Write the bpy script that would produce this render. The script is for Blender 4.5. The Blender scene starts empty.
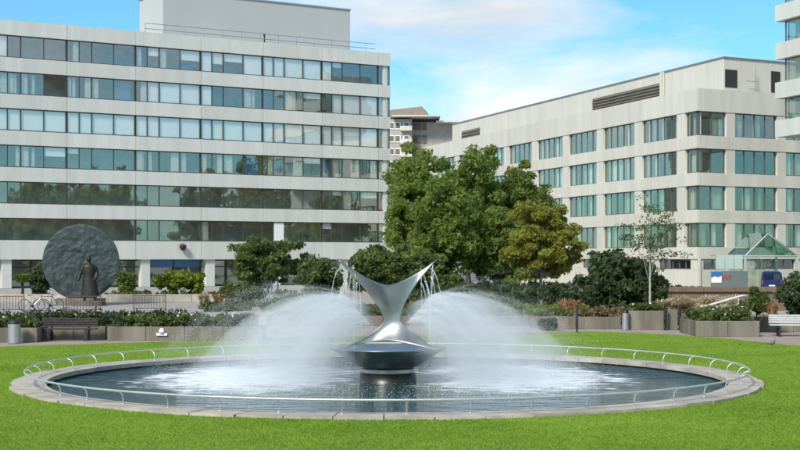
import bpy, math, random
import numpy as np
from mathutils import Matrix, Vector, noise as mnoise

R = math.radians
scene = bpy.context.scene
col = scene.collection

# ------------------------------------------------------------------ camera
FPX, HOR, CAMZ = 1400.0, 258.0, 3.0          # focal length and horizon in pixels of the 800x450 photograph
cam_d = bpy.data.cameras.new('camera')
cam = bpy.data.objects.new('camera', cam_d)
col.objects.link(cam)
cam.location = (0, 0, CAMZ)
cam.rotation_euler = (R(90), 0, 0)
cam_d.sensor_width = 36
cam_d.lens = 36 * FPX / 800
cam_d.shift_y = (HOR - 225) / 800
cam_d.clip_start = 0.5
cam_d.clip_end = 6000
scene.camera = cam

# ------------------------------------------------------------------ world
SUN_EL, SUN_AZ = 40.0, -150.0                 # azimuth from +Y towards +X
world = bpy.data.worlds.new('World')
scene.world = world
world.use_nodes = True
nt = world.node_tree
nt.nodes.clear()
def N(t, **k):
    n = nt.nodes.new(t)
    for a, b in k.items():
        setattr(n, a, b)
    return n
out = N('ShaderNodeOutputWorld'); bg = N('ShaderNodeBackground')
sky = N('ShaderNodeTexSky', sky_type='NISHITA', sun_disc=False)
sky.sun_elevation = R(SUN_EL); sky.sun_rotation = R(SUN_AZ)
sky.air_density = 1.0; sky.dust_density = 0.3; sky.ozone_density = 2.5
tc = N('ShaderNodeTexCoord')
mp = N('ShaderNodeMapping'); mp.inputs['Scale'].default_value = (1, 1, 2.6); mp.inputs['Location'].default_value = (8.11, 0.28, 0.23)
nz = N('ShaderNodeTexNoise'); nz.inputs['Scale'].default_value = 3.6; nz.inputs['Detail'].default_value = 9
nz.inputs['Roughness'].default_value = 0.6; nz.inputs['Distortion'].default_value = 0.35
rp = N('ShaderNodeValToRGB')
rp.color_ramp.elements[0].position = 0.46; rp.color_ramp.elements[0].color = (0, 0, 0, 1)
rp.color_ramp.elements[1].position = 0.66; rp.color_ramp.elements[1].color = (1, 1, 1, 1)
tint = N('ShaderNodeMix', data_type='RGBA', blend_type='MULTIPLY'); tint.inputs[0].default_value = 1
tint.inputs[7].default_value = (0.40, 0.72, 0.82, 1)
mx = N('ShaderNodeMix', data_type='RGBA'); mx.inputs[7].default_value = (5.3, 5.45, 5.45, 1)
L = nt.links.new
L(tc.outputs['Generated'], mp.inputs[0]); L(mp.outputs[0], nz.inputs['Vector']); L(nz.outputs[0], rp.inputs[0])
L(sky.outputs[0], tint.inputs[6]); L(tint.outputs[2], mx.inputs[6]); L(rp.outputs[0], mx.inputs[0])
nz2 = N('ShaderNodeTexNoise'); nz2.inputs['Scale'].default_value = 7.5; nz2.inputs['Detail'].default_value = 6
cr2 = N('ShaderNodeValToRGB'); cr2.color_ramp.elements[0].position = 0.34; cr2.color_ramp.elements[0].color = (3.9, 4.2, 4.4, 1)
cr2.color_ramp.elements[1].position = 0.60; cr2.color_ramp.elements[1].color = (5.2, 5.3, 5.3, 1)
L(mp.outputs[0], nz2.inputs['Vector']); L(nz2.outputs[0], cr2.inputs[0]); L(cr2.outputs[0], mx.inputs[7])
L(mx.outputs[2], bg.inputs[0]); L(bg.outputs[0], out.inputs[0])
bg.inputs[1].default_value = 0.10

# ------------------------------------------------------------------ sun
sd = bpy.data.lights.new('sun', 'SUN'); sd.energy = 2.3; sd.angle = R(12); sd.color = (1.0, 0.95, 0.86)
so = bpy.data.objects.new('sun', sd); col.objects.link(so)
sv = Vector((math.sin(R(SUN_AZ)) * math.cos(R(SUN_EL)), math.cos(R(SUN_AZ)) * math.cos(R(SUN_EL)), math.sin(R(SUN_EL))))
so.rotation_euler = sv.to_track_quat('Z', 'Y').to_euler()
so.location = (-30, -20, 60)

# ------------------------------------------------------------------ exposure
scene.view_settings.view_transform = 'Standard'
scene.view_settings.look = 'None'
scene.view_settings.gamma = 1
scene.view_settings.use_curve_mapping = False
scene.view_settings.exposure = 0.95

# ================================================================== materials
def mat(name, base, rough=0.8, metal=0.0, var=0.0, vscale=1.0, bump=0.0, bscale=20.0, spec=0.4, tint2=None, streak=False, tone=0.0, **kw):
    m = bpy.data.materials.new(name); m.use_nodes = True
    t = m.node_tree; p = t.nodes['Principled BSDF']
    p.inputs['Base Color'].default_value = (*base, 1); p.inputs['Roughness'].default_value = rough
    p.inputs['Metallic'].default_value = metal; p.inputs['Specular IOR Level'].default_value = spec
    g = t.nodes.new('ShaderNodeTexCoord')
    if var > 0:
        n = t.nodes.new('ShaderNodeTexNoise'); n.inputs['Scale'].default_value = vscale; n.inputs['Detail'].default_value = 6
        n.inputs['Roughness'].default_value = 0.6
        geo = t.nodes.new('ShaderNodeNewGeometry')
        if streak:
            mpn = t.nodes.new('ShaderNodeMapping'); mpn.inputs['Scale'].default_value = (1, 1, 0.12)
            t.links.new(geo.outputs['Position'], mpn.inputs[0]); t.links.new(mpn.outputs[0], n.inputs['Vector'])
        else:
            t.links.new(geo.outputs['Position'], n.inputs['Vector'])
        cr = t.nodes.new('ShaderNodeValToRGB')
        b2 = tint2 or tuple(c * (1 - var) for c in base)
        b1 = base if tint2 else tuple(min(1, c * (1 + var * 0.6)) for c in base)
        cr.color_ramp.elements[0].position = 0.32; cr.color_ramp.elements[0].color = (*b2, 1)
        cr.color_ramp.elements[1].position = 0.68; cr.color_ramp.elements[1].color = (*b1, 1)
        t.links.new(n.outputs[0], cr.inputs[0]); t.links.new(cr.outputs[0], p.inputs['Base Color'])
    if tone > 0:
        oi = t.nodes.new('ShaderNodeObjectInfo'); mr = t.nodes.new('ShaderNodeMapRange')
        mr.inputs[3].default_value = 1-tone; mr.inputs[4].default_value = 1+tone*0.5
        mm = t.nodes.new('ShaderNodeMix'); mm.data_type = 'RGBA'; mm.blend_type = 'MULTIPLY'; mm.inputs[0].default_value = 1
        src = p.inputs['Base Color'].links[0].from_socket if p.inputs['Base Color'].links else None
        t.links.new(oi.outputs['Random'], mr.inputs[0]); t.links.new(mr.outputs[0], mm.inputs[7])
        if src: t.links.new(src, mm.inputs[6])
        else: mm.inputs[6].default_value = (*base, 1)
        t.links.new(mm.outputs[2], p.inputs['Base Color'])
    if bump > 0:
        n2 = t.nodes.new('ShaderNodeTexNoise'); n2.inputs['Scale'].default_value = bscale; n2.inputs['Detail'].default_value = 5
        geo2 = t.nodes.new('ShaderNodeNewGeometry'); t.links.new(geo2.outputs['Position'], n2.inputs['Vector'])
        b = t.nodes.new('ShaderNodeBump'); b.inputs['Strength'].default_value = bump; b.inputs['Distance'].default_value = 0.03
        t.links.new(n2.outputs[0], b.inputs['Height']); t.links.new(b.outputs[0], p.inputs['Normal'])
    for k, v in kw.items():
        p.inputs[k].default_value = v
    return m

def leaf_mat(name, c_dark, c_light, transl=0.35, nscale=0.9):
    m = bpy.data.materials.new(name); m.use_nodes = True
    t = m.node_tree; t.nodes.clear()
    o = t.nodes.new('ShaderNodeOutputMaterial'); d = t.nodes.new('ShaderNodeBsdfPrincipled'); tr = t.nodes.new('ShaderNodeBsdfTranslucent')
    d.inputs['Roughness'].default_value = 0.55; d.inputs['Specular IOR Level'].default_value = 0.25
    mxs = t.nodes.new('ShaderNodeMixShader'); mxs.inputs[0].default_value = transl
    g = t.nodes.new('ShaderNodeNewGeometry'); n = t.nodes.new('ShaderNodeTexNoise'); n.inputs['Scale'].default_value = nscale
    n.inputs['Detail'].default_value = 4
    ad = t.nodes.new('ShaderNodeMath'); ad.operation = 'MULTIPLY_ADD'; ad.inputs[1].default_value = 0.45
    ad2 = t.nodes.new('ShaderNodeMath'); ad2.operation = 'MULTIPLY_ADD'; ad2.inputs[1].default_value = 1.5; ad2.inputs[2].default_value = -0.45
    cr = t.nodes.new('ShaderNodeValToRGB')
    cr.color_ramp.elements[0].position = 0.1; cr.color_ramp.elements[0].color = (*c_dark, 1)
    cr.color_ramp.elements[1].position = 0.9; cr.color_ramp.elements[1].color = (*c_light, 1)
    k = t.links.new
    k(g.outputs['Position'], n.inputs['Vector']); k(n.outputs[0], ad2.inputs[0]); k(g.outputs['Random Per Island'], ad.inputs[0]); k(ad2.outputs[0], ad.inputs[2])
    k(ad.outputs[0], cr.inputs[0]); k(cr.outputs[0], d.inputs['Base Color']); k(cr.outputs[0], tr.inputs['Color'])
    k(d.outputs[0], mxs.inputs[1]); k(tr.outputs[0], mxs.inputs[2]); k(mxs.outputs[0], o.inputs[0])
    return m

def glass_mat(name, tintc, base_fac=0.22, rough=0.015):
    m = bpy.data.materials.new(name); m.use_nodes = True
    t = m.node_tree; t.nodes.clear(); k = t.links.new
    o = t.nodes.new('ShaderNodeOutputMaterial'); tr = t.nodes.new('ShaderNodeBsdfTransparent'); gl = t.nodes.new('ShaderNodeBsdfGlossy')
    tr.inputs[0].default_value = (*tintc, 1); gl.inputs['Roughness'].default_value = rough; gl.inputs[0].default_value = (0.95, 1, 0.98, 1)
    fr = t.nodes.new('ShaderNodeLayerWeight'); fr.inputs[0].default_value = 0.12
    a = t.nodes.new('ShaderNodeMath'); a.inputs[1].default_value = base_fac
    ms = t.nodes.new('ShaderNodeMixShader')
    g = t.nodes.new('ShaderNodeNewGeometry'); n = t.nodes.new('ShaderNodeTexNoise'); n.inputs['Scale'].default_value = 0.45; n.inputs['Detail'].default_value = 2
    b = t.nodes.new('ShaderNodeBump'); b.inputs['Strength'].default_value = 0.25; b.inputs['Distance'].default_value = 0.03
    k(g.outputs['Position'], n.inputs['Vector']); k(n.outputs[0], b.inputs['Height']); k(b.outputs[0], gl.inputs['Normal'])
    k(fr.outputs[1], a.inputs[0]); k(a.outputs[0], ms.inputs[0]); k(tr.outputs[0], ms.inputs[1]); k(gl.outputs[0], ms.inputs[2]); k(ms.outputs[0], o.inputs[0])
    return m

M = {}
M['ground'] = mat('forecourt_paving', (0.34, 0.32, 0.29), 0.9, var=0.18, vscale=0.35, bump=0.2)
M['lawn'] = mat('lawn_soil', (0.20, 0.32, 0.03), 0.95, var=0.25, vscale=0.8, bump=0.5, bscale=30, spec=0.1)
M['path'] = mat('path_paving', (0.34, 0.27, 0.23), 0.9, var=0.22, vscale=0.9, bump=0.3)
M['concrete'] = mat('pale_concrete', (0.60, 0.595, 0.545), 0.85, tone=0.06, var=0.09, vscale=1.0, bump=0.15, bscale=8, streak=True)
M['concrete2'] = mat('cream_concrete', (0.60, 0.575, 0.50), 0.85, tone=0.06, var=0.09, vscale=1.0, bump=0.15, bscale=8, streak=True)
M['plant_render'] = mat('rooftop_cladding', (0.46, 0.465, 0.45), 0.7, var=0.05, vscale=0.2)
M['white'] = mat('white_paint', (0.78, 0.79, 0.77), 0.6, var=0.06, vscale=2)
M['frame'] = mat('bronze_frame', (0.085, 0.075, 0.06), 0.5, 0.3)
M['frame2'] = mat('grey_frame', (0.13, 0.13, 0.115), 0.5, 0.3)
M['glass'] = glass_mat('window_glass', (0.98, 0.985, 0.98), 0.15)
M['glass_green'] = glass_mat('green_window_glass', (0.88, 0.94, 0.90), 0.10)
M['glass_canopy'] = glass_mat('canopy_glass', (0.66, 0.84, 0.80), 0.14)
M['blind'] = mat('white_blind', (0.94, 0.93, 0.91), 0.8, var=0.04, vscale=1.5)
M['curtain'] = mat('cream_curtain', (0.66, 0.63, 0.56), 0.9, var=0.15, vscale=3)
M['curtain_green'] = mat('pale_green_curtain', (0.50, 0.53, 0.46), 0.9, var=0.2, vscale=2)
M['blue_panel'] = mat('blue_panel', (0.10, 0.25, 0.48), 0.6)
M['interior'] = mat('interior', (0.62, 0.62, 0.58), 0.9, var=0.3, vscale=0.6)
M['dark'] = mat('recess_shade_paint', (0.035, 0.033, 0.03), 0.9)  # near-black colour that stands in for shade inside door openings
M['louvre'] = mat('brown_louvre', (0.17, 0.145, 0.11), 0.7, var=0.15, vscale=2)
M['galv'] = mat('galvanised', (0.45, 0.46, 0.46), 0.45, 0.8)
M['steel'] = mat('brushed_steel', (0.33, 0.345, 0.34), 0.36, 0.9, var=0.15, vscale=3, bump=0.05, bscale=40)
M['steel_dark'] = mat('wet_dark_metal', (0.045, 0.05, 0.05), 0.35, 0.5, var=0.3, vscale=4)
M['railm'] = mat('rail_metal', (0.62, 0.64, 0.60), 0.4, 0.6, var=0.1, vscale=4)
M['slab'] = mat('kerb_stone', (0.45, 0.40, 0.33), 0.9, tone=0.18, var=0.25, vscale=1.6, bump=0.4, bscale=15)
M['basin'] = mat('pool_basin', (0.03, 0.055, 0.055), 0.8)
M['stone'] = mat('planter_stone', (0.20, 0.175, 0.135), 0.9, tone=0.16, var=0.5, vscale=1.3, bump=0.4, bscale=12, streak=True)
M['soil'] = mat('soil', (0.06, 0.045, 0.03), 1.0, var=0.3, vscale=4)
M['wood_dark'] = mat('dark_bench_timber', (0.045, 0.038, 0.036), 0.7, var=0.3, vscale=6)
M['wood_pale'] = mat('weathered_bench_timber', (0.50, 0.50, 0.47), 0.75, var=0.15, vscale=5)
M['bronze'] = mat('dark_bronze', (0.035, 0.036, 0.030), 0.5, 0.55, var=0.3, vscale=3, bump=0.3, bscale=14)
M['disc'] = mat('blue_grey_bronze', (0.050, 0.068, 0.068), 0.6, 0.35, var=0.45, vscale=1.6, bump=1.0, bscale=9)
M['rail_red'] = mat('red_brown_railing', (0.10, 0.055, 0.05), 0.6, var=0.2, vscale=5)
M['black'] = mat('black_paint', (0.02, 0.02, 0.022), 0.45)
M['rubber'] = mat('rubber', (0.02, 0.02, 0.02), 0.8)
M['brown'] = mat('brown_coping', (0.17, 0.115, 0.075), 0.85, var=0.2, vscale=2)
M['bark'] = mat('bark', (0.085, 0.065, 0.045), 0.95, var=0.35, vscale=6, bump=0.6, bscale=18)
M['bark_pale'] = mat('pale_bark', (0.42, 0.40, 0.35), 0.9, var=0.25, vscale=5)
M['brick'] = mat('far_brick', (0.42, 0.38, 0.33), 0.9, var=0.15, vscale=0.6)
M['roof_brown'] = mat('brown_roof', (0.25, 0.19, 0.15), 0.9, var=0.15, vscale=0.8)
M['sign_teal'] = mat('grey_teal_board', (0.13, 0.17, 0.16), 0.5)
M['red'] = mat('red_paint', (0.42, 0.06, 0.06), 0.5)
M['blue'] = mat('blue_paint', (0.010, 0.022, 0.10), 0.35, var=0.1, vscale=3)
M['blue_light'] = mat('emblem_blue_and_highlight', (0.03, 0.15, 0.42), 0.45)  # emblem blue, also the painted highlight on the van top
M['flower'] = mat('white_petals', (0.80, 0.78, 0.70), 0.8)
M['pale_green'] = mat('pale_green_glazing', (0.42, 0.52, 0.47), 0.3)
M['grey_green'] = mat('grey_green_paint', (0.36, 0.42, 0.40), 0.6)
M['drop'] = None
M['leaf_a'] = leaf_mat('leaves_bright_green', (0.145, 0.200, 0.038), (0.345, 0.420, 0.09), 0.6)
M['leaf_b'] = leaf_mat('leaves_mid_green', (0.110, 0.166, 0.036), (0.300, 0.380, 0.082), 0.6)
M['leaf_y'] = leaf_mat('leaves_yellow_green', (0.205, 0.205, 0.032), (0.440, 0.440, 0.085), 0.62)
M['leaf_d'] = leaf_mat('leaves_dark_green', (0.036, 0.056, 0.024), (0.100, 0.138, 0.056), 0.38)
M['leaf_p'] = leaf_mat('leaves_pine_green', (0.075, 0.110, 0.032), (0.205, 0.260, 0.072), 0.52)
M['leaf_l'] = leaf_mat('leaves_lime', (0.075, 0.110, 0.010), (0.240, 0.290, 0.030))
M['leaf_m'] = leaf_mat('leaves_mixed_bed', (0.065, 0.09, 0.026), (0.18, 0.23, 0.07), 0.45)
M['leaf_r'] = leaf_mat('leaves_russet', (0.105, 0.085, 0.036), (0.25, 0.2, 0.09), 0.4)
M['straw'] = leaf_mat('dry_grass_straw', (0.42, 0.34, 0.20), (0.80, 0.70, 0.50), 0.4)
M['straw_o'] = leaf_mat('orange_dry_grass', (0.28, 0.14, 0.06), (0.62, 0.38, 0.19), 0.3)
M['grass'] = leaf_mat('grass_blades', (0.150, 0.275, 0.022), (0.345, 0.465, 0.062), 0.5, 0.22)

def drop_material():
    m = bpy.data.materials.new('white_water'); m.use_nodes = True
    t = m.node_tree; t.nodes.clear(); k = t.links.new
    o = t.nodes.new('ShaderNodeOutputMaterial'); d = t.nodes.new('ShaderNodeBsdfDiffuse'); tr = t.nodes.new('ShaderNodeBsdfTranslucent')
    d.inputs[0].default_value = (0.92, 0.94, 0.95, 1); tr.inputs[0].default_value = (0.92, 0.94, 0.95, 1)
    ms = t.nodes.new('ShaderNodeMixShader'); ms.inputs[0].default_value = 0.5
    k(d.outputs[0], ms.inputs[1]); k(tr.outputs[0], ms.inputs[2]); k(ms.outputs[0], o.inputs[0])
    return m
M['drop'] = drop_material()

def water_material():
    m = bpy.data.materials.new('pool_water'); m.use_nodes = True
    t = m.node_tree; p = t.nodes['Principled BSDF']; k = t.links.new
    p.inputs['Base Color'].default_value = (0.012, 0.050, 0.046, 1); p.inputs['Roughness'].default_value = 0.05; p.inputs['IOR'].default_value = 1.33
    g = t.nodes.new('ShaderNodeTexCoord')
    def noise(scale, detail, rough=0.5, sx=1, sy=1, dist=0):
        mpn = t.nodes.new('ShaderNodeMapping'); mpn.inputs['Scale'].default_value = (sx, sy, 1)
        n = t.nodes.new('ShaderNodeTexNoise'); n.inputs['Scale'].default_value = scale; n.inputs['Detail'].default_value = detail
        n.inputs['Roughness'].default_value = rough; n.inputs['Distortion'].default_value = dist
        k(g.outputs['Object'], mpn.inputs[0]); k(mpn.outputs[0], n.inputs['Vector']); return n
    def math_(op, a, b=None, clamp=False):
        n = t.nodes.new('ShaderNodeMath'); n.operation = op; n.use_clamp = clamp
        for i, v in enumerate((a, b)):
            if v is None: continue
            if isinstance(v, (int, float)): n.inputs[i].default_value = v
            else: k(v, n.inputs[i])
        return n.outputs[0]
    n1 = noise(1.3, 3, 0.55, 1, 1.6); n2 = noise(7.0, 3, 0.55, 1, 1.4)
    hgt = math_('ADD', math_('MULTIPLY', n1.outputs[0], 1.6), math_('MULTIPLY', n2.outputs[0], 0.5))
    b = t.nodes.new('ShaderNodeBump'); b.inputs['Strength'].default_value = 0.75; b.inputs['Distance'].default_value = 0.10
    k(hgt, b.inputs['Height']); k(b.outputs[0], p.inputs['Normal'])
    sep = t.nodes.new('ShaderNodeSeparateXYZ'); k(g.outputs['Object'], sep.inputs[0])
    wob = noise(0.9, 4, 0.6); wob2 = noise(2.6, 8, 0.65, 0.55, 1.5, 0.6)
    masks = []
    for cx, cy, rx, ry in FOAM:
        dx = math_('DIVIDE', math_('SUBTRACT', sep.outputs[0], cx), rx)
        dy = math_('DIVIDE', math_('SUBTRACT', sep.outputs[1], cy), ry)
        r2 = math_('ADD', math_('MULTIPLY', dx, dx), math_('MULTIPLY', dy, dy))
        masks.append(math_('SUBTRACT', 1.0, r2))
    mk = math_('MAXIMUM', masks[0], masks[1])
    mk = math_('ADD', mk, math_('MULTIPLY', math_('SUBTRACT', wob.outputs[0], 0.5), 1.3))
    mk = math_('ADD', mk, math_('MULTIPLY', math_('SUBTRACT', wob2.outputs[0], 0.53), 4.2))
    fac = math_('MULTIPLY', mk, 1.5, True)
    foam = t.nodes.new('ShaderNodeBsdfDiffuse'); foam.inputs[0].default_value = (0.80, 0.84, 0.85, 1)
    ms = t.nodes.new('ShaderNodeMixShader'); k(fac, ms.inputs[0]); k(p.outputs[0], ms.inputs[1]); k(foam.outputs[0], ms.inputs[2])
    k(ms.outputs[0], t.nodes['Material Output'].inputs[0])
    return m
FOAM = [(-3.55, 1.3, 3.0, 4.6), (3.25, 1.3, 2.9, 4.6)]
M['water'] = water_material()

# ================================================================== helpers
class MB:
    def __init__(s): s.v = []; s.f = []
    def add(s, v, f):
        o = len(s.v); s.v += [tuple(x) for x in v]; s.f += [tuple(i + o for i in q) for q in f]; return s
    def box(s, x0, y0, z0, x1, y1, z1):
        return s.add([(x0,y0,z0),(x1,y0,z0),(x1,y1,z0),(x0,y1,z0),(x0,y0,z1),(x1,y0,z1),(x1,y1,z1),(x0,y1,z1)],
                     [(0,3,2,1),(4,5,6,7),(0,1,5,4),(1,2,6,5),(2,3,7,6),(3,0,4,7)])
    def bbox(s, x0, y0, z0, x1, y1, z1, b=0.02):
        """box with chamfered edges all round"""
        v = []
        for z, i in ((z0, b), (z0 + b, 0), (z1 - b, 0), (z1, b)):
            for (cx, cy, sx, sy) in ((x0,y0,1,1),(x1,y0,-1,1),(x1,y1,-1,-1),(x0,y1,1,-1)):
                bb = b
                if sx * sy > 0: v += [(cx + sx*i, cy + sy*(bb+i*0.5), z), (cx + sx*(bb+i*0.5), cy + sy*i, z)]
                else: v += [(cx + sx*(bb+i*0.5), cy + sy*i, z), (cx + sx*i, cy + sy*(bb+i*0.5), z)]
        f = [tuple(range(7, -1, -1)), tuple(range(24, 32))]
        for l in range(3):
            for i in range(8):
                j = (i + 1) % 8; f.append((l*8+i, l*8+j, l*8+8+j, l*8+8+i))
        return s.add(v, f)
    def tube(s, pts, rad, n=8, closed=False):
        pts = [Vector(p) for p in pts]; m = len(pts)
        rr = rad if isinstance(rad, (list, tuple)) else [rad] * m
        v = []; prev = None
        for i, p in enumerate(pts):
            if closed: d = pts[(i+1) % m] - pts[i-1]
            else: d = pts[min(i+1, m-1)] - pts[max(i-1, 0)]
            d.normalize()
            if prev is None:
                a = d.cross(Vector((0,0,1)))
                if a.length < 1e-3: a = d.cross(Vector((1,0,0)))
            else: a = prev - d * prev.dot(d)
            a.normalize(); prev = a; c = d.cross(a)
            for j in range(n):
                t = 2*math.pi*j/n
                v.append(p + a*(math.cos(t)*rr[i]) + c*(math.sin(t)*rr[i]))
        f = []
        for i in range(m if closed else m-1):
            k = (i+1) % m
            for j in range(n):
                l = (j+1) % n; f.append((i*n+j, i*n+l, k*n+l, k*n+j))
        if not closed: f += [tuple(range(n-1,-1,-1)), tuple((m-1)*n + j for j in range(n))]
        return s.add(v, f)
    def lathe(s, prof, n=24, c=(0,0,0), caps=True):
        v = [(c[0]+r*math.cos(2*math.pi*j/n), c[1]+r*math.sin(2*math.pi*j/n), c[2]+z) for r, z in prof for j in range(n)]
        f = []
        for i in range(len(prof)-1):
            for j in range(n):
                l = (j+1) % n; f.append((i*n+j, i*n+l, (i+1)*n+l, (i+1)*n+j))
        if caps: f += [tuple(range(n-1,-1,-1)), tuple((len(prof)-1)*n + j for j in range(n))]
        return s.add(v, f)
    def prism(s, poly, y0, y1):
        """polygon in xz pushed along y"""
        n = len(poly)
        v = [(x, y0, z) for x, z in poly] + [(x, y1, z) for x, z in poly]
        f = [tuple(range(n)), tuple(range(2*n-1, n-1, -1))] + [(i, i+n, (i+1)%n+n, (i+1)%n) for i in range(n)]
        return s.add(v, f)
    def slab(s, poly, z0, z1):
        """polygon in xy pushed along z (counter-clockwise)"""
        n = len(poly)
        v = [(x, y, z0) for x, y in poly] + [(x, y, z1) for x, y in poly]
        f = [tuple(range(n-1,-1,-1)), tuple(range(n, 2*n))] + [(i, (i+1)%n, (i+1)%n+n, i+n) for i in range(n)]
        return s.add(v, f)
    def mesh(s, name, m, smooth=False):
        me = bpy.data.meshes.new(name); me.from_pydata(s.v, [], s.f); me.materials.append(m)
        if smooth: me.polygons.foreach_set('use_smooth', [True]*len(me.polygons))
        me.update(); return me
    def build(s, name, m, parent=None, loc=None, rz=0, smooth=False):
        return link(name, s.mesh(name, m, smooth), parent, loc, rz)

def link(name, me, parent=None, loc=None, rz=0):
    o = bpy.data.objects.new(name, me); col.objects.link(o)
    if parent: o.parent = parent
    if loc is not None: o.location = loc
    if rz: o.rotation_euler.z = rz
    return o
def tag(o, label=None, cat=None, group=None, kind=None):
    if label: o['label'] = label
    if cat: o['category'] = cat
    if group: o['group'] = group
    if kind: o['kind'] = kind
    return o
def thing(name, label, cat, loc=(0,0,0), rz=0, group=None):
    o = bpy.data.objects.new(name, None); o.empty_display_size = 0.3; col.objects.link(o)
    o.location = loc; o.rotation_euler.z = rz
    return tag(o, label, cat, group)
def copy_tree(o, parent=None):
    c = o.copy(); col.objects.link(c); c.parent = parent
    for ch in list(o.children): copy_tree(ch, c)
    return c
_bc = {}
def boxmesh(name, w, d, h, m):
    """shared box: x 0..w, y 0..d, z 0..h"""
    k = (name, round(w,3), round(d,3), round(h,3), m.name)
    if k not in _bc: _bc[k] = MB().box(0,0,0,w,d,h).mesh(name, m)
    return _bc[k]
def at(px, Y): return (px - 400) / FPX * Y
def ydepth(py, z=0): return FPX * (CAMZ - z) / (py - HOR)
def zat(py, Y): return CAMZ + (HOR - py) * Y / FPX
def np_mesh(name, verts, faces_n, m):
    """verts (k,3) used in order, faces_n corners per face"""
    me = bpy.data.meshes.new(name); n = len(verts); me.vertices.add(n); me.vertices.foreach_set('co', verts.astype(np.float32).ravel())
    me.loops.add(n); me.loops.foreach_set('vertex_index', np.arange(n, dtype=np.int32))
    k = n // faces_n; me.polygons.add(k)
    me.polygons.foreach_set('loop_start', np.arange(0, n, faces_n, dtype=np.int32)); me.polygons.foreach_set('loop_total', np.full(k, faces_n, dtype=np.int32))
    me.materials.append(m); me.update(); me.validate(); return me

# ================================================================== ground, lawn, path
PC = (-0.3, 35.0)                                   # pool centre
R_OUT, R_RAIL, R_WAT = 9.10, 8.78, 8.36
lawn_poly = [(-60,-25),(60,-25),(60,30),(26,39),(16.5,45),(13.6,47.7),(12.3,51.6),(10.4,55.0),(8.2,57.0),(5.2,56.2),(0,54.2),(-7.2,50.8),(-13.5,47.4),(-24,45),(-60,42)]
def ray_poly(c, ang, poly):
    d = (math.cos(ang), math.sin(ang)); best = 1e9
    for i in range(len(poly)):
        a, b = poly[i], poly[(i+1) % len(poly)]
        ex, ey = b[0]-a[0], b[1]-a[1]; den = d[0]*ey - d[1]*ex
        if abs(den) < 1e-9: continue
        t = ((a[0]-c[0])*ey - (a[1]-c[1])*ex) / den; u = ((a[0]-c[0])*d[1] - (a[1]-c[1])*d[0]) / den
        if t > 0 and -1e-6 <= u <= 1+1e-6: best = min(best, t)
    return best
NA = 256
angs = [2*math.pi*i/NA for i in range(NA)]
def ring(name, inner, outer, z, m, kind='structure'):
    v = [(PC[0]+r*math.cos(a), PC[1]+r*math.sin(a), z) for a, r in zip(angs, inner)] + [(PC[0]+r*math.cos(a), PC[1]+r*math.sin(a), z) for a, r in zip(angs, outer)]
    f = [(i, i+NA, (i+1)%NA+NA, (i+1)%NA) for i in range(NA)]
    o = MB().add(v, f).build(name, m); return tag(o, kind=kind)
lawn_r = [ray_poly(PC, a, lawn_poly) for a in angs]
ring('ground', [9.02]*NA, [4000]*NA, -0.012, M['ground'])
ring('path', [r-0.4 for r in lawn_r], [r+9.0 for r in lawn_r], -0.006, M['path'])
ring('lawn', [9.02]*NA, lawn_r, 0.0, M['lawn'])
# grass blades over the visible lawn
rng = np.random.default_rng(5)
def grass_blades(n):
    Y = 19.5 + (rng.random(n*3) ** 1.25) * 38.0
    X = (rng.random(n*3)*2-1) * (Y*0.30+0.8)
    r = np.hypot(X-PC[0], Y-PC[1]); a = np.mod(np.arctan2(Y-PC[1], X-PC[0]), 2*math.pi)
    lim = np.interp(a, np.append(angs, 2*math.pi), np.append(lawn_r, lawn_r[0]))
    ok = (r > R_OUT-0.03) & (r < lim); X, Y = X[ok][:n], Y[ok][:n]; n = len(X)
    h = rng.uniform(0.010, 0.034, n); w = rng.uniform(0.006, 0.013, n); t = rng.random(n)*2*math.pi; l = rng.normal(0, 0.026, (n,2))
    v = np.zeros((n,3,3)); v[:,0] = np.stack([X-np.cos(t)*w, Y-np.sin(t)*w, np.zeros(n)-0.003], 1); v[:,1] = np.stack([X+np.cos(t)*w, Y+np.sin(t)*w, np.zeros(n)-0.003], 1)
    v[:,2] = np.stack([X+l[:,0], Y+l[:,1], h], 1)
    return v.reshape(-1,3)
g = link('grass', np_mesh('grass', grass_blades(380000), 3, M['grass'])); tag(g, 'short bright green mown grass around the fountain pool', 'grass', kind='stuff')

# ================================================================== pool
pool = thing('fountain_pool', 'large round fountain pool with stone kerb and dark teal water', 'pool', (PC[0], PC[1], 0))
MB().lathe([(8.36,-0.55),(8.37,0.02),(9.0,0.02),(9.0,-0.6),(0.01,-0.6),(0.01,-0.55)], 96, caps=False).build('basin', M['basin'], pool)
v = [(0,0,0)]; f = []
wt = MB(); nr, ns = 1, 128
wt.add([(8.37*math.cos(2*math.pi*i/ns), 8.37*math.sin(2*math.pi*i/ns), 0) for i in range(ns)], [tuple(range(ns))])
wt.build('water', M['water'], pool, (0,0,-0.09))
NS = 60
random.seed(3)
for i in range(NS):
    a0 = 2*math.pi*i/NS + 0.0012; a1 = 2*math.pi*(i+1)/NS - 0.0012; am = (a0+a1)/2
    zt = 0.055 + random.uniform(-0.006, 0.006); ro = R_OUT + random.uniform(-0.04, 0.04); ri = R_WAT - 0.06
    pts = [(ri*math.cos(a), ri*math.sin(a)) for a in (a1, am, a0)] + [(ro*math.cos(a), ro*math.sin(a)) for a in (a0, am, a1)]
    MB().slab(pts, -0.05, zt).build('paving_slab', M['slab'], pool)
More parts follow.
